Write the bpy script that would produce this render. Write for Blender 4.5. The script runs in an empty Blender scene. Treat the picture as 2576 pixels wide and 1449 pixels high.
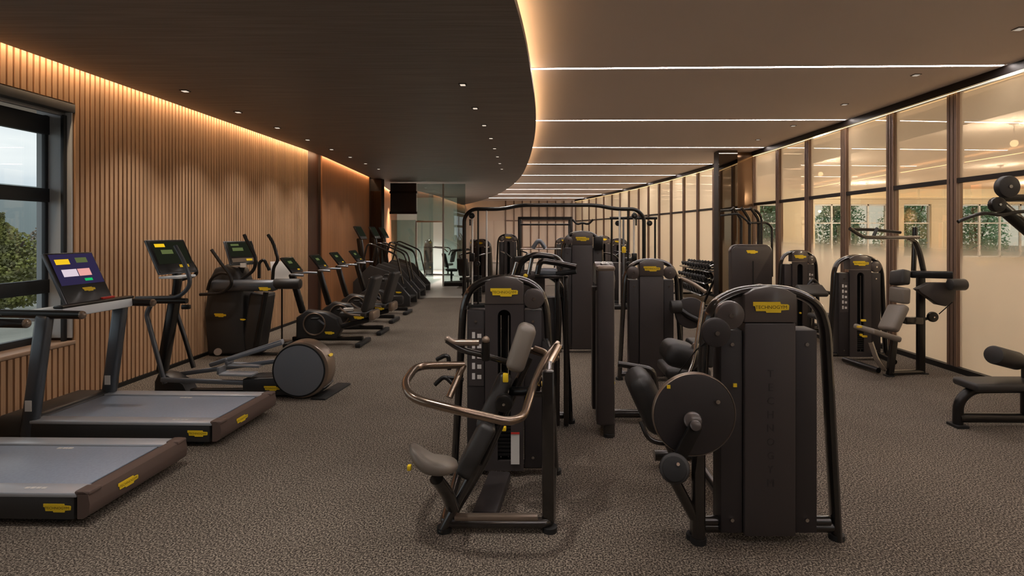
import bpy, bmesh, math, random
from mathutils import Vector, Matrix, Euler
random.seed(7)
S = bpy.context.scene
C = S.collection

# ------------------------------------------------------------------ camera, world, exposure
F, VX, VY, H = 1380.0, 1360.0, 585.0, 1.785          # focal length in px, horizon point, eye height
cam_d = bpy.data.cameras.new('camera'); cam = bpy.data.objects.new('camera', cam_d); C.objects.link(cam)
cam.location = (0, 0, H); cam.rotation_euler = (math.pi/2, 0, 0)
cam_d.sensor_width = 36; cam_d.lens = 36*F/2576
cam_d.shift_x = -(VX-1288)/2576; cam_d.shift_y = -(724.5-VY)/2576
cam_d.clip_end = 500
S.camera = cam
S.view_settings.view_transform = 'Standard'; S.view_settings.look = 'None'
S.view_settings.gamma = 1; S.view_settings.use_curve_mapping = False
S.view_settings.exposure = 1.0
WORLD_STRENGTH = 0.66
STRIP_E, COVE_E, WALLWASH_E, SPOT_W, GLASSLED_E = 31.0, 11.0, 24.0, 62.0, 2.2

w = bpy.data.worlds.new('overcast_sky'); S.world = w; w.use_nodes = True
nt = w.node_tree; nt.nodes.clear()
wo = nt.nodes.new('ShaderNodeOutputWorld'); bg = nt.nodes.new('ShaderNodeBackground')
tc = nt.nodes.new('ShaderNodeTexCoord'); mp = nt.nodes.new('ShaderNodeMapping'); nz = nt.nodes.new('ShaderNodeTexNoise')
cr = nt.nodes.new('ShaderNodeValToRGB')
mp.inputs['Scale'].default_value = (1.2, 1.2, 5.0); nz.inputs['Scale'].default_value = 2.2; nz.inputs['Detail'].default_value = 5
cr.color_ramp.elements[0].position = .35; cr.color_ramp.elements[0].color = (.58, .63, .66, 1)
cr.color_ramp.elements[1].position = .65; cr.color_ramp.elements[1].color = (.95, .93, .88, 1)
nt.links.new(tc.outputs['Generated'], mp.inputs['Vector']); nt.links.new(mp.outputs[0], nz.inputs['Vector'])
nt.links.new(nz.outputs['Fac'], cr.inputs['Fac']); nt.links.new(cr.outputs[0], bg.inputs['Color'])
bg.inputs['Strength'].default_value = WORLD_STRENGTH
nt.links.new(bg.outputs[0], wo.inputs[0])

# ------------------------------------------------------------------ helpers
def V(*a): return Vector(a)
def P(px, py, Y): return Vector(((px-VX)*Y/F, Y, H-(py-VY)*Y/F))     # pixel + depth -> point
def lin(c): return tuple(((x/255)/12.92 if x/255 <= .04045 else ((x/255+.055)/1.055)**2.4) for x in c)

class MB:
    def __init__(s): s.bm = bmesh.new()
    def _xf(s, verts, M): bmesh.ops.transform(s.bm, matrix=M, verts=verts)
    def box(s, c, size, rot=None, bev=0, seg=2):
        r = bmesh.ops.create_cube(s.bm, size=1); vs = r['verts']
        R = (rot.to_matrix() if isinstance(rot, Euler) else rot).to_4x4() if rot is not None else Matrix.Identity(4)
        s._xf(vs, Matrix.Translation(Vector(c)) @ R @ Matrix.Diagonal((*size, 1)))
        if bev:
            ed = {e for v in vs for e in v.link_edges}
            bmesh.ops.bevel(s.bm, geom=list(ed), offset=min(bev, .49*min(size)), segments=seg, affect='EDGES', profile=.5)
        return s
    def beam(s, p0, p1, wx, wz, ref=(0, 0, 1), bev=0):
        p0, p1 = Vector(p0), Vector(p1); t = (p1-p0).normalized(); r = Vector(ref)
        if abs(t.dot(r)) > .98: r = Vector((0, 1, 0))
        sx = t.cross(r).normalized(); n = sx.cross(t)
        R = Matrix((sx, t, n)).transposed()
        return s.box((p0+p1)/2, (wx, (p1-p0).length, wz), R, bev)
    def cyl(s, p0, p1, r, r2=None, seg=18, bev=0):
        p0, p1 = Vector(p0), Vector(p1); d = p1-p0; L = d.length
        res = bmesh.ops.create_cone(s.bm, cap_ends=True, segments=seg, radius1=r, radius2=r if r2 is None else r2, depth=L)
        M = Matrix.Translation((p0+p1)/2) @ d.to_track_quat('Z', 'Y').to_matrix().to_4x4()
        s._xf(res['verts'], M)
        if bev:
            ed = {e for v in res['verts'] for e in v.link_edges if len(e.link_faces) == 2 and any(len(f.verts) > 4 for f in e.link_faces)}
            bmesh.ops.bevel(s.bm, geom=list(ed), offset=bev, segments=2, affect='EDGES', profile=.5)
        return s
    def sphere(s, c, r, sc=(1, 1, 1), rot=None, seg=16):
        res = bmesh.ops.create_uvsphere(s.bm, u_segments=seg, v_segments=seg//2+2, radius=r)
        R = rot.to_matrix().to_4x4() if rot else Matrix.Identity(4)
        s._xf(res['verts'], Matrix.Translation(Vector(c)) @ R @ Matrix.Diagonal((*sc, 1))); return s
    def tube(s, pts, rx, ry=None, seg=10, rad=0, n=5, ref=None, closed=False):
        pts = [Vector(p) for p in pts]; ry = rx if ry is None else ry
        if rad:
            out = []
            for i, p in enumerate(pts):
                if not closed and i in (0, len(pts)-1): out.append(p); continue
                a, b = pts[i-1], pts[(i+1) % len(pts)]
                da, db = (a-p), (b-p); k = min(rad, da.length*.48, db.length*.48)
                A, B = p+da.normalized()*k, p+db.normalized()*k
                for j in range(n+1):
                    t = j/n; out.append(A*(1-t)**2+p*2*t*(1-t)+B*t*t)
            pts = out
        m = len(pts); rings = []; prev = None
        for i, p in enumerate(pts):
            if closed: t = pts[(i+1) % m]-pts[i-1]
            else: t = pts[min(i+1, m-1)]-pts[max(i-1, 0)]
            t.normalize()
            if ref is not None: sx = t.cross(Vector(ref)).normalized()
            elif prev is None:
                sx = t.cross(Vector((0, 0, 1)))
                if sx.length < .05: sx = t.cross(Vector((0, 1, 0)))
                sx.normalize()
            else: sx = (prev-t*prev.dot(t)).normalized()
            prev = sx; nn = sx.cross(t)
            rings.append([s.bm.verts.new(p+sx*rx*math.cos(2*math.pi*k/seg)+nn*ry*math.sin(2*math.pi*k/seg)) for k in range(seg)])
        for i in range(m if closed else m-1):
            a, b = rings[i], rings[(i+1) % m]
            for k in range(seg): s.bm.faces.new((a[k], a[(k+1) % seg], b[(k+1) % seg], b[k]))
        if not closed:
            s.bm.faces.new(rings[0][::-1]); s.bm.faces.new(rings[-1])
        return s
    def prism(s, poly, o, U, Vv, depth, bev=0):
        o, U, Vv = Vector(o), Vector(U), Vector(Vv); N = U.cross(Vv).normalized()*depth
        a = [s.bm.verts.new(o+U*u+Vv*v) for u, v in poly]; b = [s.bm.verts.new(o+U*u+Vv*v+N) for u, v in poly]
        n = len(poly); f0 = s.bm.faces.new(a[::-1]); f1 = s.bm.faces.new(b)
        for i in range(n): s.bm.faces.new((a[i], a[(i+1) % n], b[(i+1) % n], b[i]))
        if bev: bmesh.ops.bevel(s.bm, geom=list(set(f0.edges) | set(f1.edges)), offset=bev, segments=2, affect='EDGES', profile=.5)
        return s
    def quad(s, *ps): s.bm.faces.new([s.bm.verts.new(Vector(p)) for p in ps]); return s
    def mesh(s, name, mat, smooth=35):
        bmesh.ops.recalc_face_normals(s.bm, faces=s.bm.faces[:])
        me = bpy.data.meshes.new(name); s.bm.to_mesh(me); s.bm.free()
        if mat: me.materials.append(mat)
        if smooth:
            me.polygons.foreach_set('use_smooth', [True]*len(me.polygons)); me.set_sharp_from_angle(angle=math.radians(smooth))
        return me

def link(name, data, parent=None, loc=None, rot=None):
    o = bpy.data.objects.new(name, data); C.objects.link(o)
    if parent: o.parent = parent
    if loc is not None: o.location = loc
    if rot is not None: o.rotation_euler = rot
    return o
def part(name, mb, mat, parent=None, loc=None, rot=None, label=None, smooth=35):
    o = link(name, mb.mesh(name, mat, smooth), parent, loc, rot)
    if label: o['label'] = label
    return o
def tag(o, label, cat, group=None, kind=None):
    if label: o['label'] = label
    if cat: o['category'] = cat
    if group: o['group'] = group
    if kind: o['kind'] = kind
    return o
def thing(name, label, cat, loc=(0, 0, 0), rz=0, group=None):
    o = link(name, None, None, loc, (0, 0, rz)); o.empty_display_size = .1
    return tag(o, label, cat, group)
def struct(name, mb, mat, label=None, smooth=35):
    o = part(name, mb, mat, smooth=smooth); o['kind'] = 'structure'
    if label: o['label'] = label
    return o
def copy_tree(o, parent=None):
    c = o.copy(); C.objects.link(c); c.parent = parent
    for ch in list(o.children): copy_tree(ch, c)
    return c
def dup(o, loc, rz=0, label=None):
    c = copy_tree(o); c.location = loc; c.rotation_euler = (0, 0, rz)
    if label: c['label'] = label
    return c

# ------------------------------------------------------------------ materials
MATS = {}
def mat(name, col, rough=.5, metal=0, spec=.5, emit=None, es=0, coat=0, noise=None, bump=0, bscale=200, rnd=0):
    m = bpy.data.materials.new(name); m.use_nodes = True; n = m.node_tree; b = n.nodes['Principled BSDF']
    c = (*lin(col), 1)
    b.inputs['Base Color'].default_value = c; b.inputs['Roughness'].default_value = rough; b.inputs['Metallic'].default_value = metal
    b.inputs['Specular IOR Level'].default_value = spec
    if coat: b.inputs['Coat Weight'].default_value = coat; b.inputs['Coat Roughness'].default_value = .12
    if emit: b.inputs['Emission Color'].default_value = (*lin(emit), 1); b.inputs['Emission Strength'].default_value = es
    src = None
    if noise:   # (scale xyz, amount, detail)
        t = n.nodes.new('ShaderNodeTexCoord'); mp = n.nodes.new('ShaderNodeMapping'); z = n.nodes.new('ShaderNodeTexNoise')
        mp.inputs['Scale'].default_value = noise[0]; z.inputs['Scale'].default_value = 1; z.inputs['Detail'].default_value = noise[2]
        r = n.nodes.new('ShaderNodeMapRange'); r.inputs['From Min'].default_value = .3; r.inputs['From Max'].default_value = .7
        r.inputs['To Min'].default_value = 1-noise[1]; r.inputs['To Max'].default_value = 1+noise[1]
        hs = n.nodes.new('ShaderNodeHueSaturation'); hs.inputs['Color'].default_value = c
        n.links.new(t.outputs['Object'], mp.inputs[0]); n.links.new(mp.outputs[0], z.inputs['Vector']); n.links.new(z.outputs['Fac'], r.inputs['Value'])
        if rnd:
            oi = n.nodes.new('ShaderNodeObjectInfo'); r2 = n.nodes.new('ShaderNodeMapRange')
            r2.inputs['To Min'].default_value = 1-rnd; r2.inputs['To Max'].default_value = 1+rnd
            mu = n.nodes.new('ShaderNodeMath'); mu.operation = 'MULTIPLY'
            n.links.new(oi.outputs['Random'], r2.inputs['Value']); n.links.new(r.outputs[0], mu.inputs[0]); n.links.new(r2.outputs[0], mu.inputs[1])
            n.links.new(mu.outputs[0], hs.inputs['Value'])
        else: n.links.new(r.outputs[0], hs.inputs['Value'])
        n.links.new(hs.outputs[0], b.inputs['Base Color'])
    if bump:
        t = n.nodes.new('ShaderNodeTexCoord'); z = n.nodes.new('ShaderNodeTexNoise'); z.inputs['Scale'].default_value = bscale
        bp = n.nodes.new('ShaderNodeBump'); bp.inputs['Strength'].default_value = bump; bp.inputs['Distance'].default_value = .003
        n.links.new(t.outputs['Object'], z.inputs['Vector']); n.links.new(z.outputs['Fac'], bp.inputs['Height']); n.links.new(bp.outputs[0], b.inputs['Normal'])
    MATS[name] = m; return m
def emis(name, col, s):
    m = bpy.data.materials.new(name); m.use_nodes = True; n = m.node_tree; n.nodes.clear()
    o = n.nodes.new('ShaderNodeOutputMaterial'); e = n.nodes.new('ShaderNodeEmission')
    e.inputs[0].default_value = (*lin(col), 1); e.inputs[1].default_value = s; n.links.new(e.outputs[0], o.inputs[0]); return m

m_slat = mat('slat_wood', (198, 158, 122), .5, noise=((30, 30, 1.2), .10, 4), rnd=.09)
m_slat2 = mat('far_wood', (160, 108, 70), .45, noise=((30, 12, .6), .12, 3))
m_slatback = mat('slat_backing', (58, 40, 30), .8)
m_panel = mat('dark_wood_panel', (70, 42, 28), .5, noise=((20, 20, 1), .15, 3))
m_ceilwood = mat('ceiling_veneer', (130, 121, 116), .55, noise=((1.1, 26, 26), .22, 5))
m_ceilwhite = mat('ceiling_paint', (226, 212, 204), .9)
m_metal = mat('frame_paint', (46, 42, 39), .25, .5, coat=1)
m_metal_b = mat('frame_paint_black', (24, 22, 21), .35, .3, coat=.2)
m_shroud = mat('shroud_plastic', (62, 56, 55), .45, .1, bump=.05, bscale=400)
m_shroud_d = mat('shroud_plastic_dark', (45, 40, 40), .5, bump=.05, bscale=400)
m_cap = mat('shroud_cap', (88, 80, 77), .3, .3, coat=.5)
m_pad = mat('black_upholstery', (44, 42, 41), .45, bump=.25, bscale=260)
m_pad_l = mat('worn_grey_upholstery', (120, 111, 102), .36, bump=.25, bscale=260)
m_rubber = mat('black_rubber', (20, 19, 19), .7)
m_dark = mat('dark_void', (10, 9, 9), .8)
m_plate = mat('weight_plate_steel', (34, 32, 32), .45, .5)
m_chrome = mat('chrome', (200, 196, 192), .18, 1)
m_alu = mat('anodised_grey', (134, 139, 147), .4, .6)
m_winframe = mat('window_frame', (48, 51, 55), .45, .3)
m_winrev = mat('window_reveal', (196, 203, 210), .5)
m_yellow = mat('yellow_print', (236, 200, 40), .45)
m_olive = mat('badge_lettering', (96, 78, 10), .6)
m_white = mat('white_print', (210, 205, 200), .6)
m_red = mat('red_print', (190, 50, 40), .6)
m_belt = mat('treadmill_belt', (138, 147, 162), .36, noise=((60, 60, 60), .08, 3))  # window reflection on the belt put into the pale blue-grey base colour
m_rail = mat('treadmill_side_rail', (176, 179, 186), .33, .3)
m_tmside = mat('treadmill_side', (46, 45, 45), .4)
m_tmend = mat('treadmill_end_cap', (98, 82, 76), .42, .2)
m_upright = mat('treadmill_upright', (88, 92, 98), .35, .5)
m_tray = mat('tray_gloss', (232, 240, 248), .3)  # reflected window light put into the near-white base colour
m_glint = mat('lever_tube_glint', (146, 128, 112), .22, .9, coat=.4)  # tan highlights of the lever bar put into the tube colour
m_disc = mat('flywheel_cover', (112, 116, 124), .5, bump=.03)
m_rim = mat('flywheel_rim', (140, 124, 110), .3, .6)
m_mull = mat('bronze_mullion', (124, 100, 84), .45, .25)
m_mulldark = mat('bronze_dark', (34, 27, 24), .45, .4)
m_skirt = mat('skirting_black', (16, 14, 13), .5)
m_hallfloor = mat('hall_floor', (196, 168, 130), .35)
m_hallwall = mat('hall_wall', (196, 188, 170), .8)
m_far = mat('far_wall_plaster', (238, 218, 198), .8)
m_grey = mat('far_grey_plaster', (150, 160, 158), .8)
m_bark = mat('bark', (70, 58, 48), .9)
m_ground = mat('outdoor_ground', (150, 150, 140), .9, noise=((1, 1, 1), .2, 4))
m_hill = mat('hill', (120, 130, 130), 1)
e_strip = emis('ceiling_strip_glow', (255, 246, 242), STRIP_E)
e_cove = emis('cove_led_glow', (255, 206, 152), COVE_E)
e_wash = emis('wall_wash_led_glow', (255, 216, 172), WALLWASH_E)
e_spot = emis('downlight_glow', (255, 236, 214), .42)
e_spot2 = emis('downlight_glow_dim', (255, 236, 214), .22)
e_bulb = emis('fill_bulb_glow', (255, 224, 180), 2)
e_gled = emis('partition_led_glow', (255, 214, 150), GLASSLED_E)
e_screen = emis('screen_navy', (44, 38, 66), .55)
e_scr_dark = emis('screen_dark', (28, 30, 22), .5)
e_scr_y = emis('screen_yellow', (210, 170, 30), .7)
e_scr_w = emis('screen_white', (190, 175, 185), .7)
e_scr_p = emis('screen_pink', (200, 140, 135), .7)
e_scr_g = emis('screen_green', (20, 150, 80), .8)
e_scr_o = emis('screen_olive', (90, 100, 60), .5)
e_red = emis('red_lamp', (220, 60, 70), .8)

def leafmat(name, a, b):
    m = mat(name, a, .8); n = m.node_tree; bb = n.nodes['Principled BSDF']
    t = n.nodes.new('ShaderNodeTexCoord'); z = n.nodes.new('ShaderNodeTexNoise'); z.inputs['Scale'].default_value = 3
    r = n.nodes.new('ShaderNodeValToRGB'); r.color_ramp.elements[0].color = (*lin(a), 1); r.color_ramp.elements[1].color = (*lin(b), 1)
    r.color_ramp.elements[0].position = .4; r.color_ramp.elements[1].position = .6
    n.links.new(t.outputs['Object'], z.inputs['Vector']); n.links.new(z.outputs['Fac'], r.inputs[0]); n.links.new(r.outputs[0], bb.inputs['Base Color'])
    return m
m_leaf = [leafmat('leaves_olive', (150, 152, 84), (116, 116, 80)), leafmat('leaves_brown', (156, 138, 122), (124, 122, 104)), leafmat('leaves_green', (150, 196, 160), (104, 156, 128))]

def carpet():
    m = mat('speckled_carpet', (90, 76, 66), .95, spec=.1); n = m.node_tree; b = n.nodes['Principled BSDF']
    t = n.nodes.new('ShaderNodeTexCoord')
    def noise(sc, det):
        z = n.nodes.new('ShaderNodeTexNoise'); z.inputs['Scale'].default_value = sc; z.inputs['Detail'].default_value = det; z.inputs['Roughness'].default_value = .75
        n.links.new(t.outputs['Object'], z.inputs['Vector']); return z
    z1, z2 = noise(95, 3), noise(1.1, 3)
    r = n.nodes.new('ShaderNodeValToRGB'); e = r.color_ramp.elements
    e[0].position = .40; e[0].color = (*lin((38, 33, 30)), 1); e[1].position = .61; e[1].color = (*lin((158, 146, 132)), 1)
    k = e.new(.5); k.color = (*lin((84, 76, 69)), 1)
    mr = n.nodes.new('ShaderNodeMapRange'); mr.inputs['From Min'].default_value = .3; mr.inputs['From Max'].default_value = .7; mr.inputs['To Min'].default_value = .88; mr.inputs['To Max'].default_value = 1.1
    hs = n.nodes.new('ShaderNodeHueSaturation')
    n.links.new(z1.outputs['Fac'], r.inputs[0]); n.links.new(r.outputs[0], hs.inputs['Color']); n.links.new(z2.outputs['Fac'], mr.inputs['Value'])
    n.links.new(mr.outputs[0], hs.inputs['Value']); n.links.new(hs.outputs[0], b.inputs['Base Color'])
    bp = n.nodes.new('ShaderNodeBump'); bp.inputs['Strength'].default_value = .3; bp.inputs['Distance'].default_value = .003
    n.links.new(z1.outputs['Fac'], bp.inputs['Height']); n.links.new(bp.outputs[0], b.inputs['Normal']); return m
m_carpet = carpet()

def glassmat(name, tint, refl, rough=0.0, reftint=(255, 255, 255), film=None, fmax=.94):
    """clear pane that mirrors a share of the light; film = (z0, z1, colour): frosted film, full below z0 and fading out at z1"""
    m = bpy.data.materials.new(name); m.use_nodes = True; n = m.node_tree; n.nodes.clear()
    o = n.nodes.new('ShaderNodeOutputMaterial'); tr = n.nodes.new('ShaderNodeBsdfTransparent'); gl = n.nodes.new('ShaderNodeBsdfGlossy')
    tr.inputs[0].default_value = (*lin(tint), 1); gl.inputs['Color'].default_value = (*lin(reftint), 1); gl.inputs['Roughness'].default_value = rough
    mx = n.nodes.new('ShaderNodeMixShader'); mx.inputs[0].default_value = refl
    n.links.new(tr.outputs[0], mx.inputs[1]); n.links.new(gl.outputs[0], mx.inputs[2]); out = mx
    if film:
        z0, z1, col = film
        df = n.nodes.new('ShaderNodeBsdfDiffuse'); tl = n.nodes.new('ShaderNodeBsdfTranslucent')
        for q in (df, tl): q.inputs['Color'].default_value = (*lin(col), 1)
        fm = n.nodes.new('ShaderNodeMixShader'); fm.inputs[0].default_value = .6
        n.links.new(df.outputs[0], fm.inputs[1]); n.links.new(tl.outputs[0], fm.inputs[2])
        g2 = n.nodes.new('ShaderNodeMixShader'); g2.inputs[0].default_value = .12; n.links.new(fm.outputs[0], g2.inputs[1]); n.links.new(gl.outputs[0], g2.inputs[2])
        ge = n.nodes.new('ShaderNodeNewGeometry'); sp = n.nodes.new('ShaderNodeSeparateXYZ'); mr = n.nodes.new('ShaderNodeMapRange'); mr.interpolation_type = 'SMOOTHSTEP'
        mr.inputs['From Min'].default_value = z0; mr.inputs['From Max'].default_value = z1; mr.inputs['To Min'].default_value = fmax; mr.inputs['To Max'].default_value = 0
        n.links.new(ge.outputs['Position'], sp.inputs[0]); n.links.new(sp.outputs['Z'], mr.inputs['Value'])
        m2 = n.nodes.new('ShaderNodeMixShader'); n.links.new(mr.outputs[0], m2.inputs[0]); n.links.new(mx.outputs[0], m2.inputs[1]); n.links.new(g2.outputs[0], m2.inputs[2]); out = m2
    n.links.new(out.outputs[0], o.inputs[0]); return m
m_glass = glassmat('clear_glass', (244, 248, 250), .03)
m_part_glass = glassmat('partition_glass', (214, 226, 224), .10)
m_bronze_glass = glassmat('frosted_bronze_glass', (236, 222, 196), .30, 0, (255, 232, 200), film=(1.3, 1.75, (228, 210, 182)))
m_upper_glass = glassmat('tinted_upper_glass', (236, 222, 196), .36, 0, (255, 232, 200), film=(5, 6, (222, 200, 168)), fmax=.66)
m_frost_full = glassmat('fully_frosted_glass', (236, 222, 196), .25, 0, (255, 232, 200), film=(3.7, 4.2, (228, 210, 182)))
m_mirror = mat('mirror_dark', (120, 112, 104), .03, 1)

# text mesh (lettering)
def text_mesh(body, size, m, extrude=.0008, spacing=1.0):
    cu = bpy.data.curves.new('lettering', 'FONT'); cu.body = body; cu.size = size; cu.align_x = 'CENTER'; cu.align_y = 'CENTER'
    cu.extrude = extrude; cu.space_character = spacing; cu.resolution_u = 2
    o = bpy.data.objects.new('lettering', cu); C.objects.link(o)
    dg = bpy.context.evaluated_depsgraph_get(); dg.update()
    me = bpy.data.meshes.new_from_object(o.evaluated_get(dg)); me.materials.clear(); me.materials.append(m)
    bpy.data.objects.remove(o); return me
T_BADGE = text_mesh('TECHNOGYM', .17, m_olive, spacing=.95)
BADGE = [(-.5, .15), (.25, .15), (.27, .09), (.47, .08), (.5, .05), (.49, -.07), (.28, -.085), (.27, -.15), (-.13, -.15), (-.15, -.105), (-.42, -.105), (-.445, .03), (-.5, .04)]
me_badge = MB().prism(BADGE, (0, 0, 0), (1, 0, 0), (0, 1, 0), .02).mesh('badge', m_yellow, 0)
def badge(parent, loc, wid, rot=(math.pi/2, 0, 0), text=True):
    """yellow logo plate; local face +Z"""
    b = link('logo_badge', me_badge, parent, loc, rot); b.scale = (wid, wid, .15)
    b['label'] = 'yellow logo badge'
    if text:
        t = link('lettering', T_BADGE, b, (0, 0, .024)); t.scale = (.86, .8, 1)
    return b
VT = {c: text_mesh(c, .06, mat('debossed_lettering', (46, 41, 40), .6) if i == 0 else MATS['debossed_lettering']) for i, c in enumerate('TECHNOGYM')}

# ------------------------------------------------------------------ room shell
def interp(tab, y):
    if y <= tab[0][0]: return tab[0][1]
    for (a, b), (c, d) in zip(tab, tab[1:]):
        if y <= c: return b+(d-b)*(y-a)/(c-a)
    return tab[-1][1]
XR_T = [(-6, 5.45), (3, 5.45), (6.1, 5.39), (9, 5.27), (11.7, 5.14), (15.2, 4.88), (18.5, 4.56), (22.3, 4.04), (26, 3.38), (30, 2.5), (34, 1.5)]
def XR(y): return interp(XR_T, y)
ZC, ZW = H+1.676, H+1.905         # timber ceiling underside, white ceiling
YB, YE = -6.0, 33.0
XL = -4.87
fl = MB().box((1.5, 13.5, -.05), (17, 40, .1)); struct('floor', fl, m_carpet, 'speckled brown grey carpet floor', 0)

# left wall: timber slats on a dark backing, window opening
WY0, WY1, WZ0, WZ1 = -3.2, 5.72, .66, 3.10  # unseen stretch of the opening behind the camera lengthened for more daylight
LW = [(XL, YB), (XL, 11.5)]
wl = MB()
def wallbox(y0, y1, z0, z1): wl.box((XL-.205, (y0+y1)/2, (z0+z1)/2), (.36, y1-y0, z1-z0))
wallbox(YB, WY0, 0, 3.9); wallbox(WY1, 11.5, 0, 3.9); wallbox(WY0, WY1, 0, WZ0); wallbox(WY0, WY1, WZ1, 3.9)
wall_left = struct('wall_left', wl, m_slatback, 'vertical timber slat wall washed by warm light', 0)
me_s = {}
def slat(y, z0, z1):
    k = (round(z0, 3), round(z1, 3))
    if k not in me_s: me_s[k] = MB().box((0, 0, (z0+z1)/2), (.035, .044, z1-z0)).mesh('slat', m_slat, 0)
    link('slat', me_s[k], wall_left, (XL-.0075, y, 0))
y = 1.2+.066*0; i = 0
while y < 11.45:
    if WY0-.03 < y < WY1+.01: slat(y, .05, WZ0-.04); slat(y, WZ1+.03, 3.85)
    else: slat(y, .05, 3.85)
    y += .066
# far stretch of the left wall: dark recessed panel, then finer slats, both swinging left
def seg_wall(name, pts, m, label, th=.2, z1=3.9):
    b = MB()
    for (x0, y0), (x1, y1) in zip(pts, pts[1:]):
        d = Vector((x1-x0, y1-y0, 0)); n = Vector((-d.y, d.x, 0)).normalized()*th
        a = [(x0, y0), (x1, y1), (x1+n.x, y1+n.y), (x0+n.x, y0+n.y)]
        b.prism(a, (0, 0, 0), (1, 0, 0), (0, 1, 0), z1)
    return struct(name, b, m, label, 0)
seg_wall('wall_left_panel', [(XL-.07, 11.5), (XL-.12, 12.3)], m_panel, 'smooth dark wood panel between the slat walls')
W2 = [(-4.93, 12.3), (-5.34, 17.0)]
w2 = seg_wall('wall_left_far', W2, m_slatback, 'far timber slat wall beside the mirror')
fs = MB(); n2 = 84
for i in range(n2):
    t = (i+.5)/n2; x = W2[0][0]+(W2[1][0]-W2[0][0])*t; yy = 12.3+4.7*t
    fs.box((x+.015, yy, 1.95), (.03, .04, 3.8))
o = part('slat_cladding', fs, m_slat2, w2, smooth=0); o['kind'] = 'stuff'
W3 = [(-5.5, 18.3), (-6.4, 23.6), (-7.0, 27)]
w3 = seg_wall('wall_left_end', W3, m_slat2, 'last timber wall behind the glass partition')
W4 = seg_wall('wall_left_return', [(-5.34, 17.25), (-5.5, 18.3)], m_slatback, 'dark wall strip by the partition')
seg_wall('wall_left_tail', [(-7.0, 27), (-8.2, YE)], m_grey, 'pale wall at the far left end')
# back wall behind the camera, far end wall
struct('wall_back', MB().box((.3, YB-.1, 1.95), (11.5, .2, 3.9)), m_slatback, 'wall behind the camera')
fw = MB().box((-3.4, YE+.1, 1.95), (12.4, .2, 3.9)); wall_end = struct('wall_end', fw, m_far, 'pale end wall of the gym', 0)
# skirting of the slat wall
struct('baseboard_left', MB().box((XL+.012, (YB+11.5)/2, .022), (.03, 11.5-YB, .045)), m_skirt, 'black skirting under the slats')

# window
win = tag(link('window_1', None, None, (XL-.2, (WY0+WY1)/2, WZ0)), 'dark framed window in the slat wall', None, kind='structure')
def wpart(name, x0, x1, y0, y1, z0, z1, m, bev=.004):
    b = MB().box(((x0+x1)/2, (y0+y1)/2-(WY0+WY1)/2, (z0+z1)/2-WZ0), (x1-x0, y1-y0, z1-z0), bev=bev); return part(name, b, m, win)
wpart('reveal', -.17, .195, WY1-.02, WY1-.002, WZ0+.03, WZ1, m_winrev)
wpart('reveal', -.17, .195, WY0+.002, WY0+.02, WZ0+.03, WZ1, m_winrev)
wpart('head_reveal', -.17, .19, WY0, WY1, WZ1-.025, WZ1, m_winframe)
wpart('blind_box', .02, .21, WY0-.02, WY1+.01, WZ1-.07, WZ1+.02, m_winframe)
wpart('blind_track', .10, .13, WY0, WY1, WZ1-.11, WZ1-.07, m_alu)
wpart('sill', -.17, .215, WY0-.02, WY1+.01, WZ0-.035, WZ0+.002, mat('timber_sill', (178, 150, 128), .45))
for z0, z1, nm in ((WZ0+.002, WZ0+.07, 'bottom_rail'), (1.16, 1.30, 'transom'), (2.10, 2.24, 'transom'), (WZ1-.30, WZ1-.11, 'top_rail')):
    wpart(nm, -.09, -.03, WY0, WY1-.02, z0, z1, m_winframe)
for y0, y1 in ((WY1-.055, WY1-.02), (WY0+.02, WY0+.10), (1.9, 1.97), (-.06, .0), (3.9, 3.97)):
    wpart('stile', -.085, -.045, y0, y1, WZ0, WZ1-.1, m_winframe)
wpart('stile', .115, .15, WY1-.06, WY1-.02, WZ0, WZ1-.1, m_winframe)
for z0, z1 in ((WZ0+.07, 1.16), (1.30, 2.10), (2.24, WZ1-.30)):
    for ya, yb in ((-3.1, -.06), (.0, 1.9), (1.97, 3.9), (3.97, WY1-.05)): wpart('glass_pane', -.065, -.055, ya, yb, z0, z1, m_glass, 0)

# ceilings
RIM = [(-1.4, YB), (-.8, -2), (-.42, 1.5), (-.19, 3.95), (-.103, 5.71), (-.07, 8.23), (-.156, 10.76), (-.33, 13.5), (-.6, 16.5), (-1.15, 20.3), (-1.94, 24.3), (-3.2, 29), (-4.6, YE)]
def smooth_curve(pts, n=6):
    out = []
    for i in range(len(pts)-1):
        p0, p1, p2, p3 = (Vector(pts[max(i-1, 0)]), Vector(pts[i]), Vector(pts[i+1]), Vector(pts[min(i+2, len(pts)-1)]))
        for j in range(n):
            t = j/n; out.append(.5*((2*p1)+(p2-p0)*t+(2*p0-5*p1+4*p2-p3)*t*t+(3*p1-p0-3*p2+p3)*t**3))
    out.append(Vector(pts[-1])); return out
rim = smooth_curve(RIM)
leftedge = [(-8.3, YE), (-7.1, 27), (-6.3, 23.6), (-5.4, 18.2), (-5.22, 17.0), (-4.80, 12.3), (XL+.11, 11.5), (XL+.11, YB)]
poly = [(p.x, p.y) for p in rim]+leftedge
struct('ceiling', MB().prism(poly, (0, 0, ZC), (1, 0, 0), (0, 1, 0), .07), m_ceilwood, 'dark timber ceiling with a curved edge', 0)
struct('ceiling_upper', MB().box((-.5, 13.5, ZW+.05), (16, 40, .1)), m_ceilwhite, 'pale ceiling with light strips', 0)
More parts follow.
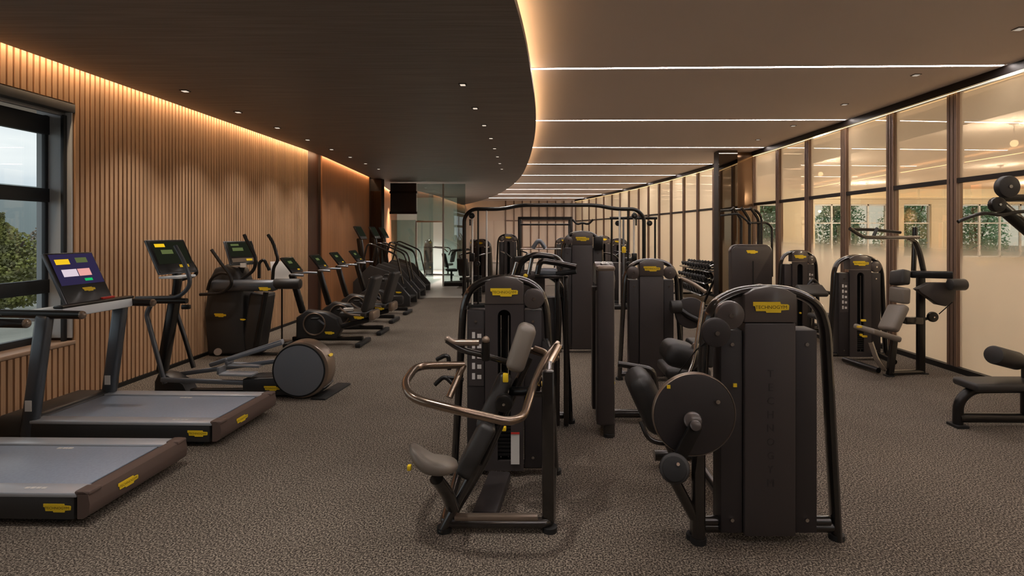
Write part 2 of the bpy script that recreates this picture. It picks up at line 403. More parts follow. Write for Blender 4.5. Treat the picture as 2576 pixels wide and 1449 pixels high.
# cove LED on top of the timber ceiling edge
def ribbon(pts, z, wid, m, name, label, cat, up=True):
    b = MB(); pr = None
    for i, p in enumerate(pts):
        t = (pts[min(i+1, len(pts)-1)]-pts[max(i-1, 0)]); nn = Vector((-t.y, t.x)).normalized()*wid/2
        a, c = b.bm.verts.new((p.x+nn.x, p.y+nn.y, z)), b.bm.verts.new((p.x-nn.x, p.y-nn.y, z))
        if pr: b.bm.faces.new((pr[0], a, c, pr[1]))
        pr = (a, c)
    return tag(part(name, b, m, smooth=0), label, cat)
ribbon([Vector((p.x-.07, p.y)) for p in rim], ZC+.085, .03, e_cove, 'cove_led_strip', 'warm light strip hidden along the curved ceiling edge', 'light')
lw_pts = [Vector(p) for p in ((XL+.085, YB), (XL+.085, 11.5), (-4.85, 12.3), (-5.26, 16.95))]
ribbon(lw_pts, ZC+.082, .03, e_wash, 'wall_wash_led_strip', 'warm light strip above the timber slat wall', 'light')
ribbon([Vector(p) for p in ((-5.44, 18.4), (-6.3, 23.5))], ZC+.082, .03, e_wash, 'wall_wash_led_strip', 'short warm light strip over the last timber wall', 'light')
# ceiling light strips
names = ['nearest', 'second', 'third', 'fourth', 'fifth', 'sixth', 'seventh', 'eighth', 'ninth', 'tenth']
k = 0
for y in [-2.6, .4, 3.35]+[6.3+2.97*j for j in range(9)]:
    xr = XR(y)-.12; xl = min([p for p in rim], key=lambda p: abs(p.y-y)).x-.25
    ang = max(0, (12.0-y))*.0042
    tl = thing('ceiling_light_strip', '', 'light', ((xl+xr)/2, y, ZW), -ang, 'linear ceiling lights')
    L = xr-xl
    part('diffuser', MB().box((0, 0, -.002), (L, .05, .004)), e_strip, tl)
    part('trim_frame', MB().box((0, -.031, -.004), (L, .012, .008)).box((0, .031, -.004), (L, .012, .008)), m_ceilwhite, tl)
    tl['label'] = 'linear ceiling light strip, %s in view counting from the camera' % names[k] if y > 6 else 'linear ceiling light strip behind or above the camera'
    if y > 6: k += 1

# downlights
def downlight(x, y, z, label, power, sq=True):
    t = thing('downlight', label, 'light', (x, y, z), 0, 'recessed downlights')
    part('trim_ring', MB().box((0, 0, -.004), (.085, .085, .008)), m_metal_b if z < ZW-.01 else m_cap, t)
    part('lens', MB().box((0, 0, -.010), (.055, .055, .006)), e_spot if z < ZW-.01 else e_spot2, t)
    if power:
        d = bpy.data.lights.new('downlight_beam', 'SPOT'); d.energy = power; d.color = (1, .93, .86); d.spot_size = math.radians(92); d.spot_blend = .8; d.shadow_soft_size = .04
        o = link('downlight_beam', d, t, (0, 0, -.02))
for j in range(8): downlight(-4.2-(.02*max(0, j-4)), 6.48+1.135*j, ZC, 'small square downlight over the cardio machines, %s from the window' % names[j], SPOT_W*.8)
for j in range(8): downlight(-.88-.035*max(0, j-3), 6.2+1.175*j, ZC, 'small square downlight near the curved ceiling edge, %s from the camera' % names[j], SPOT_W*.8)
for j, (x, y) in enumerate(((4.47, 5.12), (4.53, 6.62), (4.51, 8.14), (4.5, 9.77), (4.45, 11.23))): downlight(x, y, ZW, 'tiny downlight in the pale ceiling by the glass wall, %s from the camera' % names[j], SPOT_W*.25)
for x, y, q in ((-2.5, 3.2, 'over the nearest treadmill'), (-2.5, .5, 'behind the nearest treadmill'), (-.9, 2.6, 'above the photographer'), (4.4, 2.2, 'by the nearest glass pane')): downlight(x, y, ZC if x < 0 else ZW, 'recessed downlight out of view '+q, SPOT_W*(.5 if x > 0 else 1.3))
for j, (x, y) in enumerate(((2.6, 15.5), (1.2, 19.5), (2.0, 23.5), (-.3, 27), (-1.5, 30.5), (.6, 30))): downlight(x, y, ZW, 'added far downlight brightening the end of the room, %s counting towards the end wall' % ('first', 'second', 'third', 'fourth', 'fifth', 'sixth')[j], 210 if j < 3 else 430)  # downlights added to brighten the far end of the room
for j, (x, y) in enumerate(((-4.3, 20.5), (-4.9, 24.2), (-5.6, 22.4))): downlight(x, y, ZC, 'added downlight brightening the space beyond the glass partition, %s' % ('nearest', 'farthest', 'middle')[j], 650)  # lamps added to lift the dim room behind the partition

# right wall: bronze glazed partition
MULL = [7.09+1.18*j for j in range(-9, 22) if 7.09+1.18*j < YE]
wr = tag(link('wall_right', None, None, (5.3, 5, 0)), 'glazed partition of frosted bronze glass panes between mullions', None, kind='structure')
def rp(name, mb, m, smooth=0): return part(name, mb, m, wr, loc=(-5.3, -5, 0), smooth=smooth)
pts = [Vector((XR(y), y, 0)) for y in MULL]
for i, p in enumerate(pts):
    b = MB().box((p.x+.02, p.y, ZW/2), (.12, .045, ZW-.06)).box((p.x-.03, p.y+.062, ZW/2), (.02, .04, ZW-.06)).box((p.x-.03, p.y-.062, ZW/2), (.02, .04, ZW-.06)).box((p.x+.02, p.y, ZW/2), (.06, .15, ZW-.06))
    rp('mullion', b, m_mull)
for a, b2 in zip(pts, pts[1:]):
    d = (b2-a)
    for nm, z, hh, tw, m in (('transom', 2.45, .06, .07, m_mulldark), ('head_track', ZW-.05, .10, .14, m_mulldark), ('bottom_track', .035, .07, .12, m_skirt)):
        rp(nm, MB().beam(a+V(0, 0, z), b2+V(0, 0, z), tw, hh), m)
    for z0, z1 in ((.07, 2.42), (2.48, ZW-.11)):
        n = Vector((d.y, -d.x, 0)).normalized()*.012
        rp('glass_pane', MB().quad(a+n+V(0, 0, z0), b2+n+V(0, 0, z0), b2+n+V(0, 0, z1), a+n+V(0, 0, z1)), (m_upper_glass if z0 > 2 else m_bronze_glass) if a.y < 12.5 else m_frost_full)
# LED along the top of the partition
ribbon([Vector((p.x-.045, p.y)) for p in pts], ZW-.112, .025, e_gled, 'partition_led_strip', 'warm light strip along the top of the glass wall', 'light')
# the hall beyond the glass
struct('floor_hall', MB().box((16.2, 13, -.06), (20.6, 40, .1)), m_hallfloor, 'pale floor of the hall beyond the glass', 0)
struct('ceiling_hall', MB().box((16.3, 13.5, ZW+.05), (20.6, 40, .1)), m_ceilwhite, 'ceiling of the hall beyond the glass', 0)
hw = MB(); HY = 24.0
hwins = [(9.6, 10.6), (12.0, 15.2), (15.9, 17.1), (18.4, 22.0)]
xs = [8.0]+[v for ab in hwins for v in ab]+[26.5]
for a, b in zip(xs[::2], xs[1::2]): hw.box(((a+b)/2, HY+.15, 1.8), (b-a, .3, 3.8))
for a, b in hwins: hw.box(((a+b)/2, HY+.15, 3.38), (b-a, .3, .7)); hw.box(((a+b)/2, HY+.15, .35), (b-a, .3, .7))
hw.box((7.95, 29, 1.8), (.2, 10, 3.8)); hw.box((4.6, 33.6, 1.8), (6.8, .2, 3.8))
wall_hall = struct('wall_hall', hw, m_hallwall, 'far wall of the hall beyond the glass', 0)
struct('wall_hall_side', MB().box((26.5, 9, 1.8), (.2, 30, 3.8)), m_hallwall, 'side wall of the hall beyond the glass', 0)
for j, (a, b) in enumerate(hwins):
    wn = tag(link('window_%d' % (j+2), None, None, (a, HY+.15, .7)), 'hall window beyond the glass wall, %s from the left' % names[j].replace('nearest', 'first'), None, kind='structure')
    nb = max(1, round((b-a)/.9))
    fr = MB()
    for q in range(nb+1): fr.box(((b-a)*q/nb, 0, 1.165), (.07, .08, 2.33))
    fr.box(((b-a)/2, 0, .03), (b-a, .08, .07)); fr.box(((b-a)/2, 0, 2.3), (b-a, .08, .07)); fr.box(((b-a)/2, 0, 1.5), (b-a, .06, .05))
    part('frame', fr, m_winrev, wn, smooth=0)
    for q in range(nb): part('glass_pane', MB().box(((b-a)*(q+.5)/nb, .02, 1.165), ((b-a)/nb-.07, .008, 2.2)), m_glass, wn, smooth=0)
ribbon([Vector((8, HY-.1)), Vector((26.4, HY-.1))], ZW-.35, .05, e_gled, 'hall_cove_led_strip', 'warm light line across the hall beyond the glass', 'light')
struct('trim_1', MB().box((15.5, HY-.16, ZW-.42), (21, .3, .06)), m_hallwall, 'cove ledge in the hall', 0)
for j, (x, y) in enumerate(((8.2, 3.5), (8.2, 9.5), (7.4, 14.5), (13, 7), (13, 15.5), (19, 11), (6.6, 18), (6.2, 21.5), (5.8, 25.5), (5.0, 29.5), (12.5, 21.0), (19, 20.5))):  # fill lamps added to brighten the hall wall and the frosted panes
    t = thing('hall_fill_light', 'added fill lamp brightening the hall beyond the glass, %s' % (['first', 'second', 'third', 'fourth', 'fifth', 'sixth', 'seventh', 'eighth', 'ninth', 'tenth', 'eleventh', 'twelfth'])[j], 'light', (x, y, ZW), 0, 'added hall fill lamps')
    part('canopy', MB().cyl((0, 0, -.03), (0, 0, 0), .07, seg=20), m_cap, t); part('rod', MB().cyl((0, 0, -.30), (0, 0, -.03), .008, seg=8), m_cap, t)
    part('bulb', MB().sphere((0, 0, -.36), .06), e_bulb, t)
    d = bpy.data.lights.new('hall_fill_lamp', 'POINT'); d.energy = (115, 115, 110, 95, 95, 95, 48, 48, 48, 48, 250, 250)[j]; d.color = (1, .93, .83); d.shadow_soft_size = .08
    link('hall_fill_lamp', d, t, (0, 0, -.46))

# mirrored pillar on the right, mirror pillar and glass partition on the far left
pl = thing('mirror_pillar', 'dark mirrored pillar standing before the glass wall', 'pillar', (4.34, 12.85, 0))
part('core', MB().box((0, .03, ZW/2), (.44, .34, ZW-.01)), m_mulldark, pl); part('mirror_face', MB().box((0, -.15, ZW/2), (.43, .02, ZW-.02)), m_mirror, pl)
part('side_pane', MB().box((.47, .1, ZW/2), (.5, .03, ZW-.02)), mat('smoked_pane', (120, 92, 66), .1, .5), pl)
pl = thing('mirror_pillar', 'mirror faced pillar with dark head at the end of the far slat wall', 'pillar', (-5.13, 17.2, 0))
part('core', MB().box((0, .02, ZC/2), (.36, .3, ZC-.01)), m_mulldark, pl); part('mirror_face', MB().box((0, -.14, 1.55), (.34, .02, 3.05)), m_mirror, pl)
m_post = mat('brushed_post', (200, 196, 190), .4)
gp = thing('glass_partition', 'clear glass partition with steel posts at the far left', 'partition', (-3.7, 18.2, 0))
for x, hh in ((-.43, 2.15), (.47, 3.4)): part('post', MB().box((x, 0, hh/2), (.05, .05, hh)), m_post, gp)
part('head_panel', MB().box((-.85, 0, 2.93), (.85, .08, .98)), m_shroud_d, gp); part('head_frame', MB().box((-.85, -.01, 2.44), (.9, .1, .08)).box((-.85, -.01, 3.12), (.9, .1, .08)), m_mulldark, gp)
part('top_rail', MB().box((.02, 0, 2.15), (.9, .04, .05)), m_chrome, gp)
part('base_rail', MB().box((.85, 0, .06), (.7, .06, .12)), m_mulldark, gp)
for x0, x1, z0, z1 in ((-1.25, -.45, .02, 2.2), (-.4, .44, 2.18, 3.4), (.5, 1.2, .12, 3.4)):
    part('glass_pane', MB().box(((x0+x1)/2, 0, (z0+z1)/2), (x1-x0, .012, z1-z0)), m_part_glass, gp, smooth=0)
part('side_return', MB().box((-.42, 1.5, 1.1), (.02, 2.6, 2.2)), m_part_glass, gp, smooth=0)
struct('wall_grey_room', MB().box((-5.5, 26.2, 1.73), (3.0, .12, 3.44)), mat('pale_grey_wall', (206, 220, 216), .7), 'pale grey wall behind the glass partition', 0)
# end wall dressing: pale panels, tall mullions, window
for j in range(7):
    x = -8.0+j*1.15
    part('wall_panel', MB().box((x, YE-.02, 1.35), (1.1, .05, 2.3), bev=.01), m_grey if j < 3 else m_far, wall_end)
for j in range(9): part('mullion', MB().box((-2.1+j*.5, YE-.05, 1.9), (.07, .1, 3.6)), m_mull, wall_end)
for z in (.9, 2.5): part('rail', MB().box((-.1, YE-.06, z), (4.1, .06, .06)), m_mull, wall_end)
struct('floor_end', MB().box((-4.3, 21.8, .003), (3.2, 8.6, .010)).box((-2.95, 16.25, .003), (1.7, 2.49, .010)), mat('pale_stone_floor', (172, 168, 162), .35), 'pale stone floor beyond the glass partition', 0)

# outdoors
struct('outdoor_ground', MB().box((-45, 30, -.6), (79, 160, .1)), m_ground, 'ground outside the window', 0)
struct('outdoor_ground_hall', MB().box((24, 70, -.6), (120, 90, .1)), m_ground, 'ground outside the hall', 0)
hb = MB()
for x, y, z, r in ((-150, 130, -8, 45), (-210, 190, -10, 70), (-95, 150, -8, 30)): hb.sphere((x, y, z), r, (1.6, 1, .42), seg=24)
struct('hills', hb, m_hill, 'hazy hills beyond the window')
def shrub(x, y, hgt, rad, m, label, n=2600, seed=1, ls=1.0):
    rr = random.Random(seed); t = thing('garden_shrub', label, 'shrub', (x, y, -.55), 0, 'shrubs outside')
    st = MB()
    for a in range(5):
        an = a*1.26; st.tube([(0, 0, 0), (.15*rad*math.cos(an), .15*rad*math.sin(an), hgt*.4), (.5*rad*math.cos(an), .5*rad*math.sin(an), hgt*.8)], .03, seg=5)
    part('stem', st, m_bark, t)
    b = MB()
    for k in range(n):
        an = rr.uniform(0, 6.283); q = rr.random()**.5; zz = rr.uniform(.08, 1)
        prof = math.sin(min(1, zz*1.1)*math.pi*.85+.35)*(.75+.25*math.sin(an*3+seed))
        c = Vector((rad*q*prof*math.cos(an), rad*q*prof*math.sin(an), hgt*zz*(1+.12*math.sin(an*4))))
        u = Vector((rr.uniform(-1, 1), rr.uniform(-1, 1), rr.uniform(-1, 1))).normalized()*.10*ls; v = u.orthogonal().normalized()*.06*ls
        b.quad(c-u, c+v, c+u, c-v)
    o = part('foliage', b, m, t, smooth=0); o['kind'] = 'stuff'
shrub(-15.5, 15.6, 2.6, 1.6, m_leaf[0], 'olive green shrub outside the window, nearest the glass', 14000, 1, .55)
shrub(-20.5, 18.0, 3.4, 1.7, m_leaf[1], 'brown autumn shrub outside the window behind the olive one', 14000, 2, .55)
shrub(-18.6, 21.6, 3.2, 1.5, m_leaf[1], 'tall brown shrub outside, right of the olive one', 14000, 3, .55)
shrub(-25.5, 23.5, 4.2, 2.0, m_leaf[0], 'tall olive tree top far outside the window', 14000, 4, .55)
for j, x in enumerate((10.5, 15, 19.5, 24, 28.5)): shrub(x, 35.8, 5.4, 2.1, m_leaf[2], 'green tree outside the hall windows, %s from the left' % ('first', 'second', 'third', 'fourth', 'fifth')[j], 5200, 10+j)

# ------------------------------------------------------------------ strength machines: common tower
def arch_pts(w, h, y=0):
    R = [(w/2, 0), (w/2-.065, h-.22), (w/2-.11, h-.085), (w*.2, h-.012), (0, h+.004)]
    pts = [(-a, y, z) for a, z in R]+[(a, y, z) for a, z in R[::-1][1:]]
    return pts
def screw(parent, pts, r=.011):
    for p in pts: part('bolt', MB().cyl(p, Vector(p)+V(0, -.012, 0), r, seg=8), m_chrome, parent)
def disc(name, parent, c, r, th, m, axis=(0, 1, 0), hub=True, seg=32, bev=.012):
    c = Vector(c); a = Vector(axis)
    o = part(name, MB().cyl(c-a*th/2, c+a*th/2, r, seg=seg, bev=bev), m, parent)
    if hub: part('hub_bolt', MB().cyl(c-a*(th/2+.012), c-a*th/2, r*.16, seg=10), m_chrome, o)
    return o
def pad(name, parent, c, size, rot=None, m=None, bev=.035):
    return part(name, MB().box(c, size, rot, bev=bev, seg=4), m or m_pad, parent, smooth=60)
def limb(name, parent, pts, r, ry=None, m=None, rad=.08, ref=None):
    return part(name, MB().tube(pts, r, ry, rad=rad, ref=ref, seg=12), m or m_metal, parent, smooth=50)

def tower(t, h=1.48, w=.80, pw=.29, sw=.125, front=False, pulleys=(-1, 1), bw=.2, letters=False, arch=True, placard=0, simple=False, fillcap=True):
    """weight-stack tower, face towards -Y, origin on the floor under its middle"""
    if arch:
        limb('frame_arch', t, arch_pts(w, h-.03), .028, .05, rad=.16, ref=(0, 1, 0))
        part('base_bar', MB().tube([(-w/2+.01, 0, .07), (w/2-.01, 0, .07)], .032, seg=12), m_metal, t, smooth=50)
        for s in (-1, 1): part('foot', MB().cyl((s*w/2, 0, 0), (s*w/2, 0, .03), .045, seg=14), m_rubber, t)
    y0 = -.075
    # centre panel (with a slot for the weight stack when seen from the front)
    b = MB(); z0, z1 = .05, h-.215
    if front:
        s_, st, sb = .048, h-.30, .12
        pr = [(-pw/2, z0), (-pw/2, z1), (pw/2, z1), (pw/2, z0), (s_, z0), (s_, st)]+[(s_*math.cos(a), st+s_*math.sin(a)) for a in [k*math.pi/8 for k in range(1, 8)]]+[(-s_, st), (-s_, z0)]
        b.prism(pr, (0, y0, 0), (1, 0, 0), (0, 0, 1), -.03)
        b.box((0, y0+.015, (z0+sb)/2), (2*s_, .03, sb-z0))
        c = part('centre_panel', b, m_shroud, t)
        part('slot_back', MB().box((0, .05, (z0+st)/2+.02), (pw-.02, .015, st-z0+.05)), m_dark, t)
        if not simple:
            me = None
            for k in range(10):
                if me is None: me = MB().box((0, 0, 0), (pw-.06, .1, .022), bev=.003).mesh('weight_plate', m_plate)
                link('weight_plate', me, t, (0, -.01, .16+.028*k))
            part('guide_rod', MB().cyl((-.03, -.02, .12), (-.03, -.02, st), .008, seg=8).cyl((.03, -.02, .12), (.03, -.02, st), .008, seg=8), m_chrome, t)
        part('selector_pin', MB().box((.0, y0-.008, .36), (.03, .04, .03), bev=.006), m_yellow, t)
    else:
        b.box((0, y0+.09, (z0+z1)/2), (pw, .18, z1-z0), bev=.012); c = part('centre_panel', b, m_shroud, t)
    cap = [(-pw/2, z1+.003), (pw/2, z1+.003), (pw/2, h-.055), (pw*.3, h-.022), (0, h-.005), (-pw*.3, h-.022), (-pw/2, h-.055)]
    cp = part('head_cap', MB().prism(cap, (0, y0-.004, 0), (1, 0, 0), (0, 0, 1), -.17, bev=.006), m_cap, t)
    if bw: badge(cp, (0, y0-.006, h-.125), bw, text=not simple)
    for s in (-1, 1):
        x = s*(pw/2+sw/2+.004)
        part('side_panel', MB().box((x, .02, (.06+h-.26)/2), (sw, .15, h-.26-.06), bev=.008), m_shroud_d, t)
    if not simple:
        for s in (-1, 1):
            x = s*(pw/2+sw/2+.004)
            screw(t, [(x, -.055, h-.34), (x, -.055, .14)])
    for s in pulleys: disc('pulley', t, (s*(pw/2+.075), -.045, h-.175), .078, .045, m_cap)
    if letters:
        for k, ch in enumerate('TECHNOGYM'):
            link('letter', VT[ch], c, (0, y0-.002, .98-.078*k), (math.pi/2, 0, 0))
    if placard:
        x = placard*(pw/2+sw/2)
        pc = part('instruction_placard', MB().box((x, -.058, h-.60), (sw-.02, .006, .42)), m_shroud, t, label='grey instruction placard with white figures')
        for k in range(5):
            zz = h-.44-.075*k
            part('figure_print', MB().box((x-.02, -.062, zz), (.022, .002, .045)).box((x+.022, -.062, zz-.005), (.03, .002, .03)), m_white, pc, smooth=0)

def LP(t, px, py, Y): return P(px, py, Y)-t.location

# --- J: leg curl machine, front right (seen from behind its tower)
t = thing('leg_curl_machine', 'large dark leg curl machine at front right with round cam disc', 'gym machine', (1.31, 3.2, 0))
tower(t, 1.485, .83, .295, .125, pulleys=(), bw=.205, letters=True)
L = lambda px, py, Y: LP(t, px, py, Y)
disc('pulley', t, L(1835, 792, 3.02), .078, .05, m_cap); disc('pulley', t, L(1800, 836, 2.95), .078, .05, m_shroud_d)
part('pulley_bracket', MB().beam(L(1800, 836, 3.02), L(1835, 792, 3.08), .05, .02), m_metal_b, t)
cd = disc('cam_disc', t, L(1745, 1041, 2.97), .218, .035, m_shroud_d, hub=False, seg=64, bev=.006)
part('disc_mark', MB().box(L(1682, 973, 2.945), (.018, .006, .018)), m_yellow, cd)
part('cam_rim', MB().tube([L(1745, 1041, 2.975)+V(.221*math.cos(a), 0, .221*math.sin(a)) for a in [k*math.pi/24 for k in range(48)]], .006, .02, closed=True, ref=(0, 1, 0), seg=8), m_rim, cd)
part('hub_cap', MB().cyl(L(1743, 1058, 2.96), L(1743, 1058, 2.90), .048, seg=24, bev=.012), m_cap, t)
part('hub_knob', MB().cyl(L(1750, 1070, 2.91), L(1750, 1070, 2.85), .03, seg=20, bev=.01), m_cap, t)
part('lever_arm', MB().beam(L(1752, 1068, 2.89), L(1700, 1168, 2.89), .07, .035, ref=(0, 1, 0), bev=.01), m_metal_b, t)
ro = part('shin_roller', MB().cyl(L(1697, 1178, 2.84), L(1697, 1178, 3.28), .078, seg=28, bev=.015), m_pad, t)
part('roller_cap', MB().cyl(L(1697, 1180, 2.84), L(1697, 1180, 2.815), .062, seg=24, bev=.006), m_rubber, ro)
part('cap_screw', MB().cyl(L(1706, 1168, 2.82), L(1706, 1168, 2.808), .009, seg=8), m_chrome, ro)
limb('front_post', t, [L(1757, 1352, 3.16), L(1757, 1130, 3.16)], .04)
part('foot', MB().cyl(L(1757, 1366, 3.16), L(1757, 1350, 3.16), .046, seg=14), m_rubber, t)
limb('brace', t, [L(1692, 1200, 3.12), L(1745, 1298, 3.16)], .032)
limb('cross_bar', t, [L(1757, 1310, 3.2), L(1830, 1310, 3.2)], .03)
limb('cross_bar', t, [L(2040, 1310, 3.2), L(2085, 1310, 3.2)], .03)
limb('spine_beam', t, [(-.15, .1, .10), (-.15, .95, .10), (-.45, .95, .10)], .04, .04, m_metal, .08)
pad('thigh_pad', t, L(1628, 1005, 3.7), (.17, .34, .42), Euler((0, math.radians(-24), 0)), bev=.08)
limb('foot_loop', t, [L(1612, 1060, 3.55), L(1632, 1110, 3.5), L(1690, 1118, 3.5), L(1700, 1060, 3.6)], .016, rad=.06)
limb('seat_post', t, [L(1650, 1050, 3.75), L(1690, 1130, 3.75), L(1720, 1185, 3.75)], .035)
pad('knee_pad', t, L(1708, 890, 3.85), (.24, .3, .17), Euler((0, math.radians(14), 0)), bev=.07)
limb('knee_pad_arm', t, [L(1745, 900, 3.8), L(1755, 1000, 3.8), L(1775, 1100, 3.6)], .03, m=m_metal)
part('adjuster_knob', MB().sphere(L(1750, 872, 3.75), .028), m_rim, t)
limb('grip_handle', t, [L(1768, 760, 3.75), L(1745, 905, 3.65), L(1724, 960, 3.6)], .012, m=m_chrome, rad=.05)
limb('cable', t, [L(1790, 850, 2.95), L(1752, 880, 3.3), L(1690, 960, 3.5)], .004, m=m_rubber, rad=0)
screw(t, [L(1805, 1010, 2.945), L(1757, 1140, 3.115)], .012)
part('pin_mark', MB().box(L(1849, 969, 3.12), (.02, .01, .02)), m_yellow, t)

# --- E: reclined machine, front centre
t = thing('abdominal_machine', 'front centre weight machine with saddle seat and looped lever bar', 'gym machine', (-.265, 4.07, 0))
tower(t, 1.475, .75, .28, .13, front=True, pulleys=(1,), bw=.2, placard=-1)
L = lambda px, py, Y: LP(t, px, py, Y)
part('warning_label', MB().box(L(1296, 1128, 3.98), (.062, .004, .23)), m_white, t, label='white warning label')
part('warning_stripe', MB().box(L(1296, 1090, 3.975), (.062, .004, .012)), m_red, t)
for s in ((1180, 1222), (1322, 1365)): part('vent_gap', MB().box(L((s[0]+s[1])/2, 770, 4.05), (.1, .03, .02)), m_dark, t)
# floor frame
limb('floor_frame', t, [L(1400, 1190, 4.05)*Vector((1, 1, 0)).magnitude if False else (.35, -.02, .05), (.32, -.79, .05), (-.31, -.79, .05), (-.33, -.02, .05)], .035, .03, rad=.06, ref=(0, 0, 1))
for x, y in ((.32, -.79), (-.31, -.79)): part('foot', MB().cyl((x, y, 0), (x, y, .03), .045, seg=14), m_rubber, t)
part('kick_bar', MB().box((0, -.79, .085), (.5, .05, .03), bev=.008), m_rim, t)
part('upright_post', MB().box((.31, -.77, .5), (.075, .06, .92), bev=.014), m_metal, t)
limb('top_arm', t, [(.31, -.77, .93), (.33, -.40, .97), (.30, -.02, .98)], .03)
part('cross_plate', MB().box(L(1348, 985, 3.35), (.11, .12, .04), bev=.01), m_metal, t)
limb('slanted_post', t, [L(1112, 1338, 3.26), L(1202, 1165, 3.32)], .027)
limb('inclined_rail', t, [L(1120, 1325, 3.38), L(1215, 1165, 3.45), L(1330, 900, 3.62)], .03)
part('floor_cover', MB().beam(L(1218, 1300, 3.4), L(1258, 1195, 3.9), .16, .07, bev=.02), m_shroud_d, t)
# saddle seat
sd = MB(); sc = L(1086, 1168, 3.15); rings = []; NU, NQ = 16, 20
for k in range(NU+1):
    u = -1+2*k/NU; e = math.sqrt(max(0, 1-abs(u)**3.2)); hd = (.135+.03*u)*max(e, .05); tk = .050*max(e, .15); zc = .075*max(0, -u)**1.6+.015*max(0, u)
    rings.append([sd.bm.verts.new(sc+Vector((u*.15, hd*math.copysign(abs(math.cos(a))**.7, math.cos(a)), zc+tk*math.copysign(abs(math.sin(a))**.8, math.sin(a))))) for a in [2*math.pi*q/NQ for q in range(NQ)]])
for a, b in zip(rings, rings[1:]):
    for q in range(NQ): sd.bm.faces.new((a[q], a[(q+1) % NQ], b[(q+1) % NQ], b[q]))
sd.bm.faces.new(rings[0][::-1]); sd.bm.faces.new(rings[-1])
bmesh.ops.rotate(sd.bm, cent=sc, matrix=Matrix.Rotation(math.radians(12), 3, 'Y') @ Matrix.Rotation(math.radians(-14), 3, 'X'), verts=sd.bm.verts[:])
part('saddle_seat', sd, m_pad_l, t, smooth=60, label='worn grey saddle seat')
part('seat_lever', MB().box(L(1030, 1176, 3.1), (.022, .03, .03), bev=.005), m_yellow, t)
limb('seat_post', t, [L(1098, 1205, 3.14), L(1125, 1240, 3.2), L(1138, 1275, 3.27)], .05, .035)
# pads
def slab(name, parent, p0, p1, w_, th, m=None, bev=.035):
    p0, p1 = Vector(p0), Vector(p1); tt = (p1-p0).normalized(); sx = Vector((0, 1, 0)); sx = (sx-tt*sx.dot(tt)).normalized(); n = sx.cross(tt)
    R = Matrix((n, sx, tt)).transposed()
    return part(name, MB().box((p0+p1)/2, (th, w_, (p1-p0).length), R, bev=bev, seg=4), m or m_pad, parent, smooth=60)
slab('back_cushion', t, L(1165, 1192, 3.38), L(1232, 1062, 3.44), .24, .11)
slab('spine_cushion', t, L(1212, 1080, 3.46), L(1275, 940, 3.54), .16, .10)
slab('chest_pad', t, L(1292, 930, 3.52), L(1330, 815, 3.55), .26, .12, m_pad_l, bev=.045)
part('pad_bracket', MB().box(L(1272, 950, 3.42), (.035, .03, .055), bev=.006), m_yellow, t)
part('pin_mark', MB().box(L(1367, 965, 3.3), (.022, .02, .02)), m_yellow, t)
# lever bar and handles
limb('lever_bar', t, [L(1166, 918, 3.62), L(1048, 920, 3.45), L(1016, 965, 3.15), L(1036, 1003, 2.98), L(1150, 1032, 2.93), L(1280, 1062, 2.93), L(1318, 1048, 3.0), L(1345, 960, 3.3), L(1372, 900, 3.5), L(1402, 865, 3.7)], .024, m=m_glint, rad=.10)
limb('lever_arm', t, [L(1336, 985, 3.25), L(1378, 890, 3.55), L(1345, 878, 3.6)], .024, m=m_glint)
limb('lever_arm', t, [L(1166, 918, 3.62), L(1130, 1000, 3.5)], .022, m=m_glint)
limb('lever_arm', t, [L(1348, 975, 3.32), L(1404, 872, 3.6)], .03, m=m_glint)
limb('pad_arm', t, [L(1330, 880, 3.62), L(1376, 892, 3.65), L(1400, 900, 3.75)], .022, m=m_glint)
limb('hand_grip', t, [L(1124, 853, 3.35), L(1140, 862, 3.35), L(1205, 862, 3.35)], .02, m=m_rim, rad=.02)
limb('handle_bar', t, [L(1124, 855, 3.35), L(1160, 880, 3.35), L(1215, 893, 3.4), L(1290, 915, 3.52)], .02, rad=.05)
limb('handle_stub', t, [L(1222, 905, 3.40), L(1222, 862, 3.38)], .026, m=m_metal_b, rad=0)
part('grip_end', MB().sphere(L(1222, 855, 3.38), .024), m_rim, t); part('grip_end', MB().sphere(L(1126, 853, 3.35), .02), m_rim, t)
limb('foot_peg', t, [L(1098, 905, 4.0), L(1128, 890, 4.0), L(1130, 930, 4.0)], .016, m=m_metal_b); limb('foot_peg', t, [L(1094, 968, 4.0), L(1118, 945, 4.0), L(1138, 965, 4.0)], .016, m=m_metal_b)
limb('peg_arm', t, [L(1124, 950, 4.0), L(1165, 955, 4.05)], .016, m=m_metal_b)
limb('roller_arm', t, [L(1290, 985, 3.5), L(1336, 985, 3.4), L(1352, 960, 3.35)], .03, m=m_metal_b)
disc('pivot', t, L(1268, 1013, 3.38), .055, .06, m_metal_b)

# --- F: machine right behind E
t = thing('chest_press_machine', 'weight machine half hidden directly behind the front centre machine', 'gym machine', (-.10, 5.15, 0))
tower(t, 1.44, .76, .28, .13, front=True, pulleys=(), bw=0, simple=True)
L = lambda px, py, Y: LP(t, px, py, Y)
limb('press_arm', t, [L(1296, 700, 5.0), L(1312, 655, 5.0), L(1345, 640, 5.0), L(1400, 648, 5.0), L(1416, 668, 4.9)], .03)
limb('press_arm', t, [L(1352, 690, 4.9), L(1358, 655, 4.9), L(1390, 660, 4.9), L(1450, 672, 4.85)], .026)
limb('hand_grip', t, [L(1400, 690, 4.9), L(1450, 682, 4.85)], .025, m=m_rubber)
limb('hand_grip', t, [L(1340, 625, 5.3), L(1356, 600, 5.3), L(1372, 625, 5.3)], .02, m=m_alu)
limb('hand_grip', t, [L(1330, 690, 4.95), L(1338, 650, 4.95)], .018, m=m_chrome); limb('hand_grip', t, [L(1290, 695, 4.95), L(1300, 660, 4.95)], .018, m=m_chrome)
